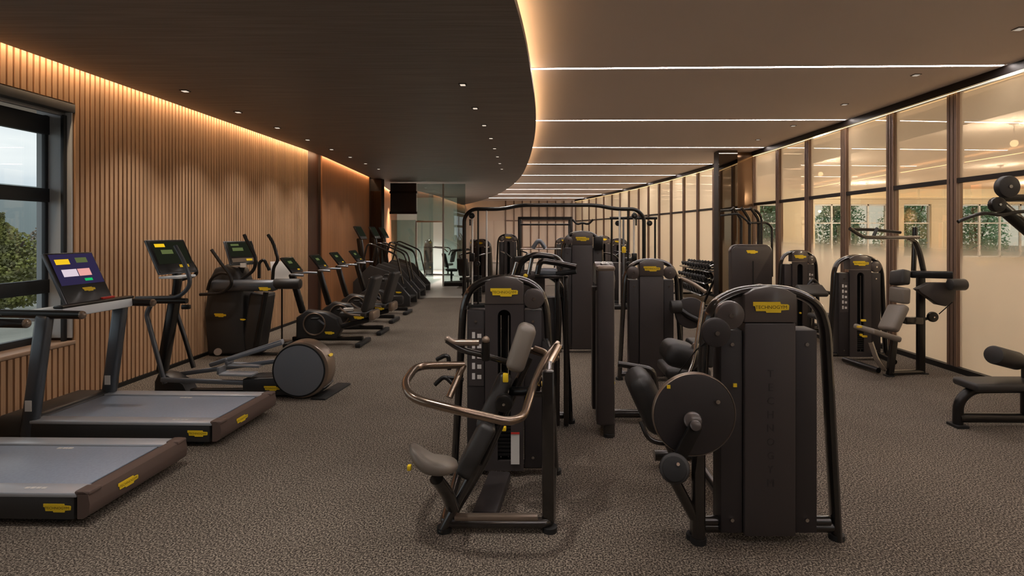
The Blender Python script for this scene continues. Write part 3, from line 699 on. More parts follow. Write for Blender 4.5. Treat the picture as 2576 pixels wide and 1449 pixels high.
pad('head_rest', t, L(1378, 683, 4.95), (.17, .12, .06), bev=.02, m=m_alu)
part('top_plate', MB().box(L(1380, 694, 5.0), (.26, .25, .03), bev=.008), m_metal, t)
for px in (1402, 1424): part('upright_post', MB().box(((px-1360)*5.05/1380+.10, -.1, .70), (.045, .05, 1.38), bev=.01), m_metal, t)
part('lock_knob', MB().sphere(L(1322, 694, 4.9), .02), m_yellow, t)

# --- H: side-on machine in the middle
t = thing('leg_extension_machine', 'side on weight machine column between the two front machines', 'gym machine', (.60, 5.2, 0), math.radians(90))
tower(t, 1.515, .80, .30, .12, front=True, pulleys=(-1, 1), bw=.19)
part('edge_cover', MB().box((-.40, .03, .78), (.06, .15, 1.36), bev=.025), m_shroud, t)
part('edge_cap', MB().box((-.37, .03, 1.47), (.12, .16, .05), bev=.02), m_rim, t)
pad('seat_pad', t, (.0, -.75, .50), (.42, .42, .09)); pad('back_pad', t, (.05, -1.0, .78), (.40, .10, .5), Euler((math.radians(12), 0, 0)))
limb('seat_frame', t, [(0, -.1, .07), (0, -1.05, .07)], .04); limb('seat_post', t, [(0, -.7, .07), (0, -.75, .46)], .04)
limb('lever_arm', t, [(-.25, -.1, .6), (-.25, -.42, .55), (-.25, -.46, .22)], .028); part('shin_roller', MB().cyl((-.28, -.46, .2), (.22, -.46, .2), .06, seg=20, bev=.012), m_pad, t)
limb('hand_grip', t, [(-.26, -.7, .42), (-.26, -.8, .62)], .016, m=m_rubber)

# --- I: tower in the middle right, back view
t = thing('seated_row_machine', 'dark weight machine with round arm disc behind the front leg curl machine', 'gym machine', (1.335, 6.66, 0))
tower(t, 1.475, .76, .29, .12, pulleys=(-1, 1), bw=.20)
L = lambda px, py, Y: LP(t, px, py, Y)
disc('arm_disc', t, L(1737, 787, 6.35), .18, .06, m_shroud_d, hub=False, seg=40)
limb('swing_arm', t, [L(1705, 775, 6.35), L(1740, 800, 6.3), L(1790, 815, 6.3)], .035, m=m_metal_b)
part('arm_roller', MB().cyl(L(1686, 772, 6.3), L(1714, 772, 6.3), .075, seg=20, bev=.015), m_pad, t)
limb('rear_post', t, [L(1712, 960, 6.7), L(1712, 700, 6.7)], .03, m=m_metal_b); limb('guide_arm', t, [L(1712, 700, 6.7), L(1748, 716, 6.6), L(1775, 735, 6.5)], .025, m=m_rim)
limb('floor_beam', t, [(.2, 0, .06), (.2, -.8, .06)], .035)
pad('seat_pad', t, (.55, -.35, .5), (.35, .4, .09)); limb('seat_post', t, [(.2, -.35, .06), (.55, -.35, .06), (.55, -.35, .46)], .03, rad=.1)

# --- G: tall tower
t = thing('tall_cable_machine', 'tallest dark weight tower standing in the centre of the gym', 'gym machine', (.62, 8.2, 0))
tower(t, 1.815, .70, .31, .13, pulleys=(), bw=.2)
L = lambda px, py, Y: LP(t, px, py, Y)
disc('pulley', t, L(1430, 605, 8.05), .06, .05, m_cap); part('pulley_box', MB().box(L(1505, 612, 8.15), (.14, .12, .2), bev=.02), m_metal_b, t)
limb('pull_bar', t, [L(1440, 552, 8.3), L(1452, 565, 8.3), L(1465, 560, 8.3), L(1480, 565, 8.3), L(1492, 552, 8.3)], .016, m=m_metal_b, rad=.05)
limb('cable', t, [L(1466, 560, 8.3), L(1466, 585, 8.3)], .008, m=m_rubber)

# --- K: rounded back machine with tube frame behind
t = thing('assisted_dip_machine', 'smooth rounded back weight machine before the dark mirrored pillar', 'gym machine', (4.09, 10.7, 0))
b = MB(); wv, hv = .39, 1.53
rc = [(-wv, .05), (wv, .05), (wv, hv-.12)]+[(wv-.12+.12*math.cos(a), hv-.12+.12*math.sin(a)) for a in [k*math.pi/12 for k in range(1, 6)]]+[(wv-.12, hv), (-wv+.12, hv)]+[(-wv+.12-.12*math.sin(a), hv-.12+.12*math.cos(a)) for a in [k*math.pi/12 for k in range(1, 6)]]+[(-wv, hv-.12)]
part('rear_shroud', MB().prism(rc, (0, -.09, 0), (1, 0, 0), (0, 0, 1), -.2, bev=.012), m_shroud, t)
part('shroud_edge', MB().tube([(x*1.02, 0.01, z*1.005) for x, z in rc[2:]], .02, .06, ref=(0, 1, 0), seg=8), m_cap, t)
part('seam', MB().box((.02, -.093, .66), (.02, .006, 1.15)), m_dark, t)
badge(t, (0, -.092, 1.41), .22, text=False)
for x in (-.3, .3): part('foot', MB().box((x, 0, .025), (.08, .5, .05), bev=.01), m_rubber, t)
for x in (-.05, .12, .30): limb('upright_tube', t, [(x, .35, 0), (x, .35, 2.05), (x-.22, .2, 2.28)], .03, m=m_metal if x else m_metal_b)
limb('pullup_bar', t, [(-.5, .25, 2.22), (-.1, .3, 2.25), (.22, .3, 2.25), (.34, .3, 2.1), (.34, .3, 1.2)], .026, rad=.12)
limb('pullup_bar', t, [(.05, .3, 1.98), (.45, .3, 1.98), (.55, .3, 1.9), (.55, .3, .9)], .024, rad=.1)
limb('grip_bar', t, [(-.55, .1, 2.12), (-.2, .1, 2.16), (.05, .1, 1.95)], .02, m=m_rubber)
for x in (-.05, .12, .30): part('foot', MB().box((x, .35, .02), (.09, .09, .04)), m_rubber, t)

# --- L, M: front-view towers by the glass
def seat_group(t, side=1):
    pad('seat_pad', t, (side*.42, -.55, .48), (.36, .36, .09)); limb('seat_post', t, [(side*.15, -.1, .08), (side*.42, -.3, .08), (side*.42, -.55, .42)], .035, m=m_metal)
    pad('back_pad', t, (side*.55, -.36, .80), (.12, .32, .5), Euler((0, math.radians(12*side), 0)))
t = thing('biceps_curl_machine', 'small weight tower by the glass, left of the taller pair', 'gym machine', (4.60, 9.8, 0)); TL = t
tower(t, 1.48, .76, .27, .13, front=True, pulleys=(1,), bw=.21, placard=1, simple=True)
L = lambda px, py, Y: LP(t, px, py, Y)
limb('curl_arm', t, [L(2030, 725, 9.3), L(2045, 700, 9.3), L(2072, 735, 9.3), L(2095, 738, 9.3)], .03, m=m_metal_b)
disc('curl_cam', t, L(2048, 728, 9.25), .11, .06, m_shroud_d); pad('arm_pad', t, (-.1, -.7, .82), (.45, .28, .08), Euler((math.radians(30), 0, 0)))
limb('pad_post', t, [(-.1, -.05, .1), (-.1, -.6, .1), (-.1, -.68, .78)], .035); pad('seat_pad', t, (-.1, -1.05, .45), (.36, .32, .08)); limb('seat_post', t, [(-.1, -.6, .1), (-.1, -1.05, .1), (-.1, -1.05, .42)], .03)
t = thing('vertical_press_tower', 'weight tower with yellow badge and instruction placard beside the seated press by the glass', 'gym machine', (4.46, 7.72, 0))
tower(t, 1.48, .80, .30, .14, front=True, pulleys=(1,), bw=.22, placard=-1)
limb('link_beam', t, [(.2, 0, .1), (.2, -.5, .08)], .035, m=m_metal_b)

# --- N: seated press beside M
t = thing('seated_press_machine', 'seated press with angled back pad and overhead handles near the glass wall', 'gym machine', (4.55, 6.95, 0))
L = lambda px, py, Y: LP(t, px, py, Y)
part('main_post', MB().beam(L(2316, 940, 6.95), L(2316, 690, 6.95), .085, .07, ref=(0, 1, 0), bev=.012), m_metal_b, t)
part('front_post', MB().beam(L(2238, 945, 6.85), L(2250, 845, 6.9), .07, .07, ref=(0, 1, 0), bev=.012), m_metal_b, t)
limb('floor_bar', t, [L(2240, 938, 6.85), L(2322, 936, 6.95)], .035, m=m_metal); part('foot', MB().box(L(2236, 947, 6.82), (.09, .09, .03)), m_rubber, t); part('foot', MB().box(L(2320, 940, 6.95), (.10, .10, .03)), m_rubber, t)
limb('floor_bar', t, [(-.3, -.05, .05), (-.4, .55, .05)], .035, m=m_metal_b)
slab('seat_pad', t, L(2170, 826, 6.75), L(2242, 848, 6.8), .36, .07, m_pad_l, .025)
slab('lower_back_pad', t, L(2232, 832, 6.85), L(2262, 768, 6.9), .30, .11, m_pad_l, .04)
slab('upper_back_pad', t, L(2262, 762, 6.9), L(2264, 722, 6.9), .28, .11, m_pad_l, .03)
slab('head_rest', t, L(2262, 717, 6.92), L(2265, 680, 6.95), .26, .12, m_pad, .03)
part('adjuster', MB().box(L(2277, 738, 6.8), (.04, .03, .05), bev=.008), m_yellow, t)
for px, py in ((2172, 806), (2162, 822), (2175, 846)): part('lever', MB().box(L(px, py, 6.75), (.05, .03, .022)), m_yellow, t)
limb('seat_slider', t, [L(2190, 860, 6.8), L(2205, 905, 6.8), L(2225, 930, 6.85)], .03, m=m_chrome)
part('head_beam', MB().beam(L(2290, 690, 6.9), L(2398, 692, 6.65), .08, .09, bev=.015), m_metal_b, t)
part('counterweight', MB().cyl(L(2388, 716, 6.6), L(2428, 716, 6.6), .07, seg=20, bev=.015), m_pad, t)
cw = [(-.26, .02), (-.1, .10), (.16, .10), (.22, 0), (.2, -.12), (.1, -.19), (0, -.17), (-.2, -.02)]
part('cam_plate', MB().prism(cw, L(2360, 732, 6.7), (1, 0, 0), (0, 0, 1), -.09, bev=.012), m_shroud_d, t)
disc('small_pulley', t, L(2346, 797, 6.93), .065, .05, m_metal_b); limb('pulley_arm', t, [L(2316, 805, 6.95), L(2346, 798, 6.95)], .02, m=m_metal_b)
limb('cable', t, [L(2362, 790, 6.8), L(2396, 760, 6.7)], .006, m=m_rubber)
part('rear_link', MB().beam(L(2274, 806, 6.95), L(2318, 806, 6.95), .09, .09, bev=.012), m_metal, t)
limb('lever_arm', t, [L(2326, 694, 6.95), L(2315, 640, 6.95), L(2302, 605, 6.95), L(2285, 598, 6.9)], .032, m=m_metal)
limb('lever_arm', t, [L(2298, 690, 7.1), L(2302, 572, 7.1)], .03, m=m_metal)
limb('overhead_handle', t, [L(2310, 597, 6.95), L(2240, 598, 6.7), L(2176, 597, 6.5), L(2160, 590, 6.45), L(2138, 575, 6.4)], .022, m=m_metal)
limb('overhead_handle', t, [L(2265, 585, 7.2), L(2200, 578, 7.1), L(2145, 577, 7.0)], .02, m=m_metal_b)
limb('handle_stub', t, [L(2197, 596, 6.7), L(2206, 575, 6.8)], .02, m=m_rubber)

# --- O: pulldown machine at the right edge
t = thing('lat_pulldown_machine', 'pulldown machine with bench and curved bar cut by the right edge', 'gym machine', (4.35, 5.05, 0))
L = lambda px, py, Y: LP(t, px, py, Y)
limb('bench_frame', t, [L(2410, 1072, 5.05), L(2410, 1010, 5.05), L(2445, 978, 5.05), L(2640, 975, 5.05)], .045, .04, m=m_metal_b, rad=.12, ref=(0, 1, 0))
limb('floor_beam', t, [L(2410, 1050, 5.05), L(2660, 1052, 5.05)], .045, .05, m=m_metal_b, ref=(0, 1, 0)); part('foot', MB().box((-.51, 0, .012), (.11, .14, .024)), m_rubber, t)
pad('bench_pad', t, L(2530, 966, 5.05), (.78, .3, .075), bev=.03)
limb('bench_post', t, [L(2580, 975, 5.05), L(2580, 1045, 5.05)], .04, m=m_metal_b)
part('thigh_roller', MB().cyl(L(2498, 892, 5.0), L(2558, 908, 5.15), .085, seg=24, bev=.02), m_pad, t)
limb('roller_axle', t, [L(2550, 906, 5.1), L(2600, 915, 5.1), L(2600, 960, 5.1)], .02, m=m_rim)
part('roller_bracket', MB().box(L(2592, 940, 5.1), (.11, .1, .16), bev=.02), m_metal_b, t)
limb('tower_post', t, [L(2690, 1075, 5.1), L(2690, 680, 5.1), L(2600, 590, 5.08), L(2508, 512, 5.05)], .06, .05, m=m_metal_b, rad=.1, ref=(0, 1, 0))
disc('top_pulley', t, L(2533, 470, 4.98), .10, .07, m_pad, hub=True); disc('guide_pulley', t, L(2508, 515, 4.98), .07, .06, m_metal_b)
limb('pulldown_bar', t, [L(2410, 558, 4.95), L(2440, 545, 4.95), L(2475, 535, 4.95), L(2520, 542, 4.95), L(2560, 532, 4.95), L(2700, 534, 4.95)], .016, m=m_metal_b, rad=.08)
limb('top_beam', t, [L(2520, 498, 5.05), L(2690, 498, 5.05)], .035, m=m_metal_b)
part('foot', MB().box((.62, .04, .012), (.16, .3, .024)), m_rubber, t); limb('floor_link', t, [L(2660, 1052, 5.05), L(2690, 1055, 5.1)], .04, m=m_metal_b)

# ------------------------------------------------------------------ treadmills
def treadmill(label):
    """deck end at local x=0, running towards -X (the window); y 0 = near side, .89 = far side"""
    t = thing('treadmill', label, 'treadmill', (0, 0, 0), 0, 'treadmills facing the window'); W, LN, zt = .89, 1.60, .205
    part('deck_body', MB().box((-LN/2-.03, W/2, .115), (LN-.06, W-.01, .15), bev=.012), m_tmside, t)
    for y0 in (.065, W-.065): part('side_rail', MB().box((-LN/2-.02, y0, zt-.012), (LN-.04, .13, .03), bev=.008), m_rail, t)
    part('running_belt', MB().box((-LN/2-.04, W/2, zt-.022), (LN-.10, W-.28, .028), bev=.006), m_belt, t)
    pr = [(0, .05), (.035, .075), (.042, .14), (.03, .20), (.0, .215), (-.035, .215), (-.035, .05)]
    e = part('end_cap', MB().prism(pr, (0, .0, 0), (1, 0, 0), (0, 0, 1), -W), m_tmend, t, smooth=50)
    for y0 in (.05, W-.05): part('corner_cap', MB().box((-.01, y0, zt-.002), (.10, .10, .032), bev=.014), m_tmend, t)
    part('belt_roller', MB().cyl((-.062, .15, zt-.03), (-.062, W-.15, zt-.03), .022, seg=12), m_dark, t)
    badge(t, (-.16, -.001+.004, .115), .17); badge(t, (.043, .30, .14), .17, rot=(math.pi/2, 0, math.pi/2))
    for q in range(4): part('printed_mark', MB().box((-.40+.035*q, .06, zt+.0045), (.025, .022, .002)), m_white, t, smooth=0)
    for q in range(3): part('printed_mark', MB().box((-.78+.04*q, W-.19, zt-.006), (.03, .022, .004)), m_white, t, smooth=0)
    for x in (-.2, -1.35):
        for y0 in (.1, W-.1): part('foot', MB().cyl((x, y0, 0), (x, y0, .045), .035, seg=12), m_rubber, t)
    part('motor_cover', MB().box((-LN-.17, W/2, .13), (.34, W-.06, .2), bev=.05, seg=3), m_tmside, t)
    for y0 in (.04, W-.04):
        part('upright', MB().beam((-LN-.04, y0, .05), (-LN+.10, y0, 1.09), .075, .13, ref=(1, 0, 0), bev=.03), m_upright, t, smooth=60)
        limb('handrail', t, [(-LN-.28, y0, 1.10), (-LN+.42, y0, 1.09)], .026, .036, m=m_metal_b, ref=(0, 0, 1))
        part('rail_end', MB().sphere((-LN+.42, y0, 1.09), .036, (1, .75, 1)), m_rim, t)
        part('upright_label', MB().box((-LN-.005, y0-.04, .33), (.055, .006, .09)), m_white, t)
    part('tray', MB().box((-LN+.04, W/2, 1.085), (.40, W-.12, .10), Euler((0, math.radians(-6), 0)), bev=.02), m_tray, t)
    part('cross_bar', MB().box((-LN+.20, W/2, 1.15), (.09, W-.1, .025), bev=.01), m_metal_b, t)
    # console with screen, leaning towards the window
    al = math.radians(-25); cz = V(-LN+.155, W/2-.02, 1.15); R = Euler((0, al, 0))
    cs = part('console', MB().box((0, 0, .24), (.035, .48, .50), bev=.01), m_metal_b, t, loc=cz, rot=R)
    part('console_edge', MB().box((-.005, 0, .24), (.03, .50, .51), bev=.008), m_upright, cs)
    part('screen', MB().box((.0185, 0, .325), (.003, .45, .30)), e_screen, cs, label='lit navy touch screen')
    for nm, y0, z0, sy, sz, mm in (('screen_tile', -.12, .40, .14, .05, e_scr_y), ('screen_tile', -.09, .29, .15, .07, e_scr_w), ('screen_tile', .06, .29, .13, .07, e_scr_p), ('screen_button', .07, .215, .08, .025, e_scr_g), ('screen_tile', .08, .41, .12, .05, e_scr_o)):
        part(nm, MB().box((.0205, y0, z0), (.002, sy, sz)), mm, cs, smooth=0)
    b = badge(cs, (.018, .03, .12), .13, rot=(math.pi/2, 0, math.pi/2), text=False)
    part('stop_key', MB().box((-LN+.16, W*.68, 1.17), (.05, .14, .02), bev=.006), m_red, t)
    limb('console_stem', t, [(-LN+.06, W/2, 1.08), (-LN+.10, W/2, 1.17)], .06, m=m_metal_b)
    return t
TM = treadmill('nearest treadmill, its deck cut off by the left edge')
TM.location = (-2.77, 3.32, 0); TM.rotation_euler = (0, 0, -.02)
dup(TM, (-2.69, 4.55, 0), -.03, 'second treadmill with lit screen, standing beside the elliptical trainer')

# ------------------------------------------------------------------ rear-drive elliptical (beside the treadmill)
t = thing('elliptical_trainer', 'elliptical trainer with large grey flywheel disc behind the second treadmill', 'elliptical', (-3.4, 6.1, 0))
L = lambda px, py, Y: LP(t, px, py, Y)
c = L(753, 932, 5.88)
hs = part('flywheel_housing', MB().cyl(c+V(.01, 0, 0), c+V(.01, .22, 0), .308, seg=56, bev=.03), m_rim, t)
part('flywheel_disc', MB().cyl(c+V(-.005, -.012, 0), c+V(-.005, .02, 0), .270, seg=56, bev=.008), m_disc, hs)
part('disc_groove', MB().tube([c+V(-.005+.277*math.cos(a), -.004, .277*math.sin(a)) for a in [k*math.pi/28 for k in range(56)]], .008, closed=True, ref=(0, 1, 0), seg=6), m_dark, hs)
badge(t, c+V(.325*math.cos(.45), .12, .325*math.sin(.45)), .11, rot=(math.pi/2-.45, 0, math.pi/2), text=False)
part('lower_shroud', MB().prism([(-.58, -.03), (.22, -.03), (.30, .05), (.25, .13), (-.1, .17), (-.58, .14)], L(745, 988, 5.9), (1, 0, 0), (0, 0, 1), -.3, bev=.015), m_tmside, t)
badge(t, L(684, 977, 5.885), .17)
part('rear_foot', MB().box(L(812, 1000, 5.9)+V(.0, .25, -.015), (.17, .62, .05), Euler((0, 0, -.1)), bev=.015), m_rubber, t)
part('base_rail', MB().beam(L(395, 985, 6.15), L(700, 985, 6.15), .08, .07, bev=.015), m_metal_b, t)
part('front_foot', MB().box(L(395, 992, 6.15), (.10, .55, .05), bev=.015), m_rubber, t)
part('front_housing', MB().prism([(-.10, 0), (.28, 0), (.22, .12), (.05, .22), (-.06, .24), (-.10, .15)], L(410, 995, 6.05), (1, 0, 0), (0, 0, 1), -.2, bev=.02), m_tmside, t)
for dy, q in ((-.10, 0), (.22, 1)):
    Y = 6.0+dy+.05
    part('pedal_bar', MB().beam(L(405, 955-8*q, Y), L(770, 968-70*q, Y), .035, .05, bev=.01), m_alu, t)
    part('foot_pedal', MB().box(L(600+20*q, 940-22*q, Y), (.36, .14, .03), Euler((0, .03, 0)), bev=.01), m_rail, t)
    part('pedal_lip', MB().box(L(557+20*q, 930-22*q, Y), (.03, .14, .08), bev=.01), m_alu, t)
part('slide_track', MB().beam(L(530, 918, 6.25), L(712, 858, 6.25), .07, .05, bev=.012), m_alu, t); part('slide_track', MB().beam(L(575, 905, 6.0), L(712, 862, 6.0), .05, .04, bev=.01), m_alu, t)
part('main_column', MB().beam(L(408, 935, 6.12), L(442, 740, 6.12), .09, .11, ref=(0, 1, 0), bev=.02), m_metal_b, t)
limb('console_stem', t, [L(442, 745, 6.12), L(448, 700, 6.12), L(440, 672, 6.12)], .05, .04, m=m_metal_b)
cs = part('console', MB().box((0, 0, 0), (.03, .46, .40), bev=.01), m_metal_b, t, loc=L(432, 645, 6.12), rot=Euler((0, math.radians(-28), math.radians(-14))))
part('console_edge', MB().box((-.008, 0, 0), (.024, .475, .415), bev=.006), m_upright, cs)
part('screen', MB().box((.016, 0, .04), (.003, .40, .27)), e_scr_dark, cs, label='dim workout screen')
part('screen_tile', MB().box((.018, -.11, .13), (.002, .12, .04)), e_scr_y, cs, smooth=0); part('screen_tile', MB().box((.018, -.05, .05), (.002, .14, .05)), e_scr_o, cs, smooth=0); part('screen_tile', MB().box((.018, .09, -.13), (.002, .12, .035)), m_yellow, cs, smooth=0)
part('bottle_tray', MB().box(L(447, 696, 6.05), (.22, .3, .025), bev=.008), m_tray, t)
limb('fixed_handle', t, [L(342, 750, 6.0), L(452, 748, 6.0), L(482, 715, 6.0), L(466, 665, 6.0), L(440, 618, 6.0)], .022, m=m_upright, rad=.16)
limb('fixed_handle', t, [L(452, 705, 6.35), L(500, 690, 6.35), L(482, 660, 6.35), L(452, 620, 6.35)], .02, m=m_metal_b, rad=.1)
limb('front_link', t, [L(300, 757, 6.0), L(470, 757, 6.0)], .03, m=m_metal_b)
part('grip_end', MB().box(L(468, 772, 5.98), (.09, .04, .05), bev=.01), m_metal_b, t)
limb('swing_lever', t, [L(378, 770, 5.98), L(368, 790, 5.98), L(392, 880, 5.98), L(415, 965, 5.98)], .024, m=m_upright, rad=.1)
limb('swing_lever', t, [L(440, 775, 6.25), L(465, 850, 6.25), L(487, 925, 6.25)], .024, m=m_metal_b)

# ------------------------------------------------------------------ front-drive cross trainer behind
t = thing('arm_cross_trainer', 'tall dark cross trainer with swing arms and a padded beam against the slat wall', 'elliptical', (-4.2, 8.0, 0))
L = lambda px, py, Y: LP(t, px, py, Y)
pr = [(-.30, 0), (.26, 0), (.20, .5), (.22, 1.0), (.12, 1.24), (-.02, 1.3), (-.2, 1.24), (-.3, 1.05), (-.33, .6)]
part('tall_shroud', MB().prism(pr, V(-.29, -.12, .03), (1, 0, 0), (0, 0, 1), -.34, bev=.04), m_tmside, t, smooth=50)
part('second_shroud', MB().beam(L(640, 885, 8.05), L(662, 735, 8.05), .26, .3, ref=(0, 1, 0), bev=.04), m_tmside, t, smooth=50)
badge(t, L(554, 793, 7.88), .17, text=False); badge(t, L(611, 804, 7.86), .08, text=False)
part('upper_beam', MB().beam(L(534, 718, 7.85), L(698, 718, 7.85), .16, .16, bev=.05), m_upright, t, smooth=60); badge(t, L(666, 727, 7.77), .17, text=False)
part('padded_end', MB().cyl(L(690, 714, 7.85), L(757, 714, 7.85), .075, seg=24, bev=.025), m_pad, t)
limb('low_bar', t, [L(503, 741, 7.7), L(560, 738, 7.7), L(585, 715, 7.7), L(578, 690, 7.7), L(560, 668, 7.7), L(532, 628, 7.7)], .022, m=m_metal_b, rad=.18)
limb('loop_handle', t, [L(522, 730, 7.75), L(530, 700, 7.75), L(555, 686, 7.75), L(575, 690, 7.75)], .02, m=m_metal_b, rad=.1)
limb('swing_arm', t, [L(605, 705, 7.9), L(640, 680, 7.9), L(645, 650, 7.9), L(622, 608, 7.9), L(614, 590, 7.9)], .024, m=m_metal_b, rad=.14)
limb('swing_arm', t, [L(686, 705, 8.3), L(688, 672, 8.3), L(700, 655, 8.3), L(688, 612, 8.3), L(674, 590, 8.3)], .024, m=m_metal_b, rad=.1)
limb('short_handle', t, [L(652, 700, 8.1), L(652, 660, 8.1), L(664, 652, 8.1), L(678, 680, 8.1)], .022, m=m_metal_b, rad=.08)
cs = part('console', MB().box((0, 0, 0), (.03, .42, .36), bev=.01), m_metal_b, t, loc=L(607, 636, 8.0), rot=Euler((0, math.radians(-25), math.radians(-28))))
part('console_edge', MB().box((-.006, 0, 0), (.024, .435, .375), bev=.006), m_upright, cs)
part('screen', MB().box((.016, 0, .05), (.003, .36, .22)), e_scr_dark, cs, label='dim workout screen'); part('screen_tile', MB().box((.018, -.05, .05), (.002, .16, .05)), e_scr_o, cs, smooth=0); part('screen_tile', MB().box((.018, -.08, .12), (.002, .12, .03)), e_scr_o, cs, smooth=0)
part('key_strip', MB().box((.017, 0, -.12), (.004, .36, .06)), m_rim, cs); part('logo_strip', MB().box((.020, .08, -.12), (.003, .09, .03)), m_yellow, cs)
limb('console_stem', t, [L(600, 705, 8.0), L(608, 672, 8.0)], .045, m=m_metal_b); part('paper_note', MB().box(L(612, 667, 7.9), (.08, .02, .06)), m_white, t)
for px, Y in ((655, 7.85), (672, 8.2)): limb('leg_link', t, [L(px+14, 735, Y), L(px-4, 830, Y), L(px-12, 880, Y)], .035, m=m_metal_b)
limb('base_beam', t, [L(530, 893, 8.0)*1, L(720, 893, 8.0)], .04, m=m_metal_b); part('foot', MB().box(L(545, 897, 8.0), (.1, .6, .04)), m_rubber, t); part('foot', MB().box(L(715, 897, 8.0), (.1, .6, .04)), m_rubber, t)
part('transport_wheel', MB().cyl(L(548, 885, 7.62), L(548, 885, 7.68), .05, seg=14), m_rim, t)

# ------------------------------------------------------------------ bikes
def bike(label, recumbent=False):
    """rider faces -X; origin under the pedals"""
    t = thing('exercise_bike', label, 'exercise bike', (0, 0, 0), 0, 'exercise bikes along the slat wall')
    part('front_foot', MB().box((-.50, 0, .035), (.09, .55, .07), bev=.02), m_rubber, t); part('rear_foot', MB().box((.62, 0, .035), (.09, .55, .07), bev=.02), m_rubber, t)
    part('base_beam', MB().beam((-.5, 0, .10), (.62, 0, .10), .09, .07, bev=.02), m_metal_b, t)
    fwp = part('drive_housing', MB().prism([(-.42, .10), (.22, .10), (.30, .26), (.24, .42), (.05, .52), (-.25, .56), (-.42, .44)], (0, -.09, 0), (1, 0, 0), (0, 0, 1), -.18, bev=.03), m_tmside, t, smooth=50)
    part('flywheel_ring', MB().tube([(-.12+.17*math.cos(a), -.10, .34+.17*math.sin(a)) for a in [k*math.pi/14 for k in range(28)]], .012, closed=True, ref=(0, 1, 0), seg=6), m_rim, fwp)
    badge(t, (.12, -.095, .20), .15, text=False)
    for s in (-1, 1):
        part('crank', MB().beam((.05, s*.12, .34), (.05+.12*s, s*.14, .34-.10*s), .03, .02), m_alu, t); part('pedal', MB().box((.05+.12*s, s*.19, .34-.10*s), (.11, .09, .03), bev=.008), m_rubber, t)
    part('console_post', MB().beam((-.34, 0, .5), (-.52, 0, 1.13), .10, .08, ref=(0, 1, 0), bev=.025), m_metal_b, t, smooth=60)
    cs = part('console', MB().box((0, 0, 0), (.035, .40, .30), bev=.012), m_metal_b, t, loc=(-.52, 0, 1.27), rot=Euler((0, math.radians(-38), 0)))
    part('screen', MB().box((.019, 0, .02), (.003, .34, .2)), e_scr_dark, cs, label='dim workout screen'); part('screen_tile', MB().box((.021, -.04, .04), (.002, .12, .05)), e_scr_o, cs, smooth=0); part('logo_strip', MB().box((.021, .06, -.11), (.003, .07, .025)), m_yellow, cs)
    limb('handlebar', t, [(-.22, -.26, 1.12), (-.40, -.26, 1.13), (-.48, -.1, 1.12), (-.48, .1, 1.12), (-.40, .26, 1.13), (-.22, .26, 1.12)], .018, m=m_alu, rad=.08)
    if recumbent:
        pad('seat_pad', t, (.52, 0, .50), (.42, .42, .10)); pad('seat_back', t, (.76, 0, .82), (.11, .42, .58), Euler((0, math.radians(16), 0)), bev=.045)
        part('seat_beam', MB().beam((.0, 0, .22), (.72, 0, .40), .10, .08, bev=.02), m_metal_b, t)
        limb('seat_handle', t, [(.34, -.26, .62), (.46, -.26, .52), (.66, -.26, .50)], .016, m=m_rim); limb('seat_handle', t, [(.34, .26, .62), (.46, .26, .52), (.66, .26, .50)], .016, m=m_rim)
        part('rear_shell', MB().box((.80, 0, .48), (.09, .36, .16), bev=.04), m_rim, t); badge(t, (.62, -.212, .46), .16, text=False)
    else:
        part('seat_post', MB().beam((.16, 0, .40), (.30, 0, .80), .07, .06, ref=(0, 1, 0), bev=.015), m_alu, t); pad('saddle', t, (.33, 0, .84), (.27, .22, .07), bev=.03)
        part('saddle_nose', MB().box((.17, 0, .845), (.14, .09, .05), bev=.02), m_pad, t); part('rear_shell', MB().box((.38, 0, .30), (.3, .12, .2), bev=.05), m_tmside, t)
    return t
B1 = bike('recumbent exercise bike nearest the cross trainer, with grey seat back', True); B1.location = (-3.45, 8.75, 0)
dup(B1, (-3.42, 9.75, 0), 0, 'second recumbent exercise bike, just beyond the first one')
B2 = bike('upright exercise bike beside the dark wall panel'); B2.location = (-3.55, 11.0, 0)
dup(B2, (-3.55, 12.1, 0), 0, 'upright exercise bike nearest the stair climber')
t = thing('folded_towel', 'white folded towel on the seat of the nearest recumbent bike', 'towel', (-3.02, 8.62, .552), .3)
part('cloth', MB().box((0, 0, .015), (.16, .11, .03), bev=.012), m_white, t); part('fold', MB().box((0, 0, .038), (.15, .10, .016), bev=.006), m_white, t)

